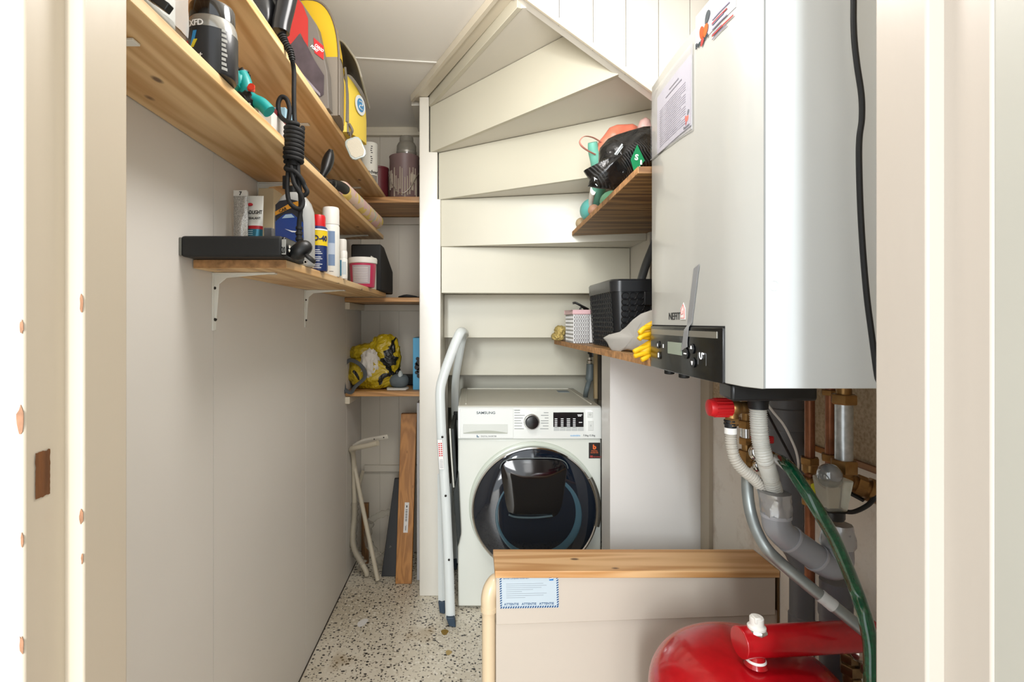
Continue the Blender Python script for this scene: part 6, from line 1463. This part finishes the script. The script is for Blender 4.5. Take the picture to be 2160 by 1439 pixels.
obj('lettering', text_mb('S', .022, FRONT((X(1338, yl3), yl3 - .001, Z(337, yl3))) @ rot('Z', -8), bold=.03), white_ink, glb, smooth=False)
m = MB(FRONT((X(1352, yl3), yl3 - .0012, Z(341, yl3)))); m.ball((0, 0, 0), .004, 12, (.7, 1.2, .15)); m.box(-.0025, .0025, -.009, -.0035, 0, .0008); obj('label_mark', m, white_ink, glb)
m = MB(FRONT((X(1344, yl3), yl3 - .0012, Z(358, yl3)))); m.ball((0, 0, 0), .004, 12, (1, 1, .15)); m.box(.006, .0075, -.002, .010, 0, .0008); obj('label_mark', m, white_ink, glb)
obj('lettering', text_mb('2', .013, FRONT((X(1277, Yp - .05), Yp - .060, Z(371, Yp))) @ rot('Z', 15), bold=.02), inkb, wp_, smooth=False)
obj('white_square', MB(FRONT((X(1276.5, Yp - .05), Yp - .0585, Z(373, Yp))) @ rot('Z', 15)).box(-.0012, .0095, -.002, .012, -.001, .0006), white_ink, wp_, bev=.0004)
for (pa, pb, w_) in (((1285, 362), (1291, 349), .0022), ((1297, 326), (1313, 304), .0026), ((1301, 327), (1314, 309), .0012), ((1256, 388), (1260, 392), .001)):
    a, b_ = P(pa[0], pa[1], Yp - .057), P(pb[0], pb[1], Yp - .059); obj('print_stroke', MB().tube([a, b_], w_, 4, flat=(w_, .0006), up=(1, 0, 1)), mat('print_white', 'c9d2d4', .4), wp_)
obj('lettering', text_mb('A', .014, FRONT((X(1254, Yp - .05), Yp - .050, Z(392, Yp))) @ rot('Z', 30)), white_ink, wp_, smooth=False)
# coral garment with strap
cg = thing('coral_float', 'coral pink inflatable toy behind the black pack with ribbon strap', 'inflatable toy', (.42, 1.68, zq))
coral = mat('coral_vinyl', 'dc7a60', .4, coat=.3)
pillow([(1256, 318), (1262, 300), (1275, 284), (1285, 270), (1300, 264), (1335, 262), (1345, 268), (1345, 300), (1300, 330), (1262, 340)], 1.70, .035, 'body', coral, cg, 3)
pillow([(1345, 268), (1350, 254), (1360, 248), (1370, 254), (1374, 268), (1372, 285), (1350, 285)], 1.72, .022, 'pink_end', mat('pale_pink', 'e3b9b0', .4), cg, 6)
m = MB(); m.tube([P(1268, 300, 1.68), P(1250, 290, 1.67), P(1232, 288, 1.66), P(1223, 298, 1.66), P(1227, 308, 1.66), P(1240, 318, 1.67), P(1256, 326, 1.68)], .006, 8, 8, flat=(.0055, .0014), up=(0, 1, 0)); obj('strap', m, mat('strap_salmon', 'd48f80', .5), cg)
# teal soft toy
ty = thing('teal_toy', 'teal and white rounded toy with wooden balls under the black pack', 'toy', (.43, 1.85, zq))
teal = mat('mint_vinyl', '6fb7a2', .45)
# sits along the edge further back
c = P(1248, 436, 2.0); c.z = zq + .036
obj('round_body', MB().ball((.452, 1.93, zq + .043), .042, 24, (.95, 1.3, 1)), mat('teal_vinyl', '62b3ac', .45), ty)
obj('neck', MB().tube([(.465, 1.90, zq + .05), (.450, 1.80, zq + .10), (.425, 1.72, zq + .15), (.408, 1.70, zq + .19), (.402, 1.69, zq + .215)], lambda t, L: .028 - .013 * t, 18, 8), teal, ty)
obj('green_body', MB().ball((.468, 1.72, zq + .030), .038, 22, (.85, 1.5, .8)), mat('green_vinyl', '6aa583', .45), ty)
obj('white_band', MB().tube([(.430, 1.80, zq + .085), (.438, 1.86, zq + .065), (.450, 1.90, zq + .035)], .014, 12, 5, flat=(.02, .010)), whitep, ty)
wball = mat('pale_wood_ball', 'b8a27f', .5)
tag(obj('wooden_ball', MB().ball((.440, 1.83, zq + .021), .021, 20), mat('wood_ball_pink', 'b98f76', .5)), 'pinkish wooden ball tucked against the teal toy', 'ball', 'wooden balls')
tag(obj('wooden_ball', MB().ball((.447, 2.075, zq + .022), .022, 20), wball), 'pale wooden ball at the left tip of the upper board', 'ball', 'wooden balls')
# grey tube behind basket (vacuum pipe)
m = MB(); m.tube([P(1350, 600, 2.0), P(1362, 560, 2.0), P(1380, 515, 2.0), P(1398, 470, 2.0)], .016, 16, 4); 
tag(obj('grey_tube', m, mat('tube_grey', '6b6f72', .4)), 'grey tube slanting up behind the black basket', 'tube')
# hoses and brackets behind the washing machine
hw_ = thing('washer_tap_hose', 'grey tap coupling and hose behind the washing machine at right', 'hose', (.5, 2.0, 1.0))
Yh = 2.35
m = MB(); m.tube([P(1250, 742, Yh), P(1252, 752, Yh)], .02, 12); m.tube([P(1240, 742, Yh), P(1262, 745, Yh)], .010, 8); obj('black_tap', m, blackp, hw_)
m = MB(); m.lathe([(.011, 0), (.014, .004), (.014, .02), (.010, .024), (.010, .034)], 8, P(1244, 770, Yh)); obj('chrome_nut', m, chrome, hw_)
m = MB(); m.tube([P(1245, 768, Yh), P(1243, 800, Yh), P(1236, 828, Yh), P(1232, 860, Yh + .25), P(1225, 900, Yh + .42)], lambda t, L: .0175 if L < .075 else .011, 14, 6); obj('hose_body', m, mat('hose_slate', '5b6465', .5), hw_)
m = MB(); m.tube([P(1262, 745, Yh), P(1262, 800, Yh), P(1256, 840, Yh)], .006, 8, 4); tag(obj('drain_hose', m, mat('hose_olive', '6f6a56', .5)), 'thin olive hose beside the tap coupling behind the washing machine', 'hose')
m = MB(); m.box(X(1264, 2.25), X(1271, 2.25), 2.25, 2.28, .86, 1.097); tag(obj('dark_batten', m, mat('batten_dark', '3b352c', .7)), 'dark narrow batten behind the white panel edge', 'batten')
m = MB(); m.box(X(1254, 2.3), X(1261, 2.3), 2.3, 2.32, .86, 1.097); tag(obj('tan_batten', m, mat('batten_tan', '9a8560', .6)), 'tan narrow batten beside the dark one behind the washing machine', 'batten')
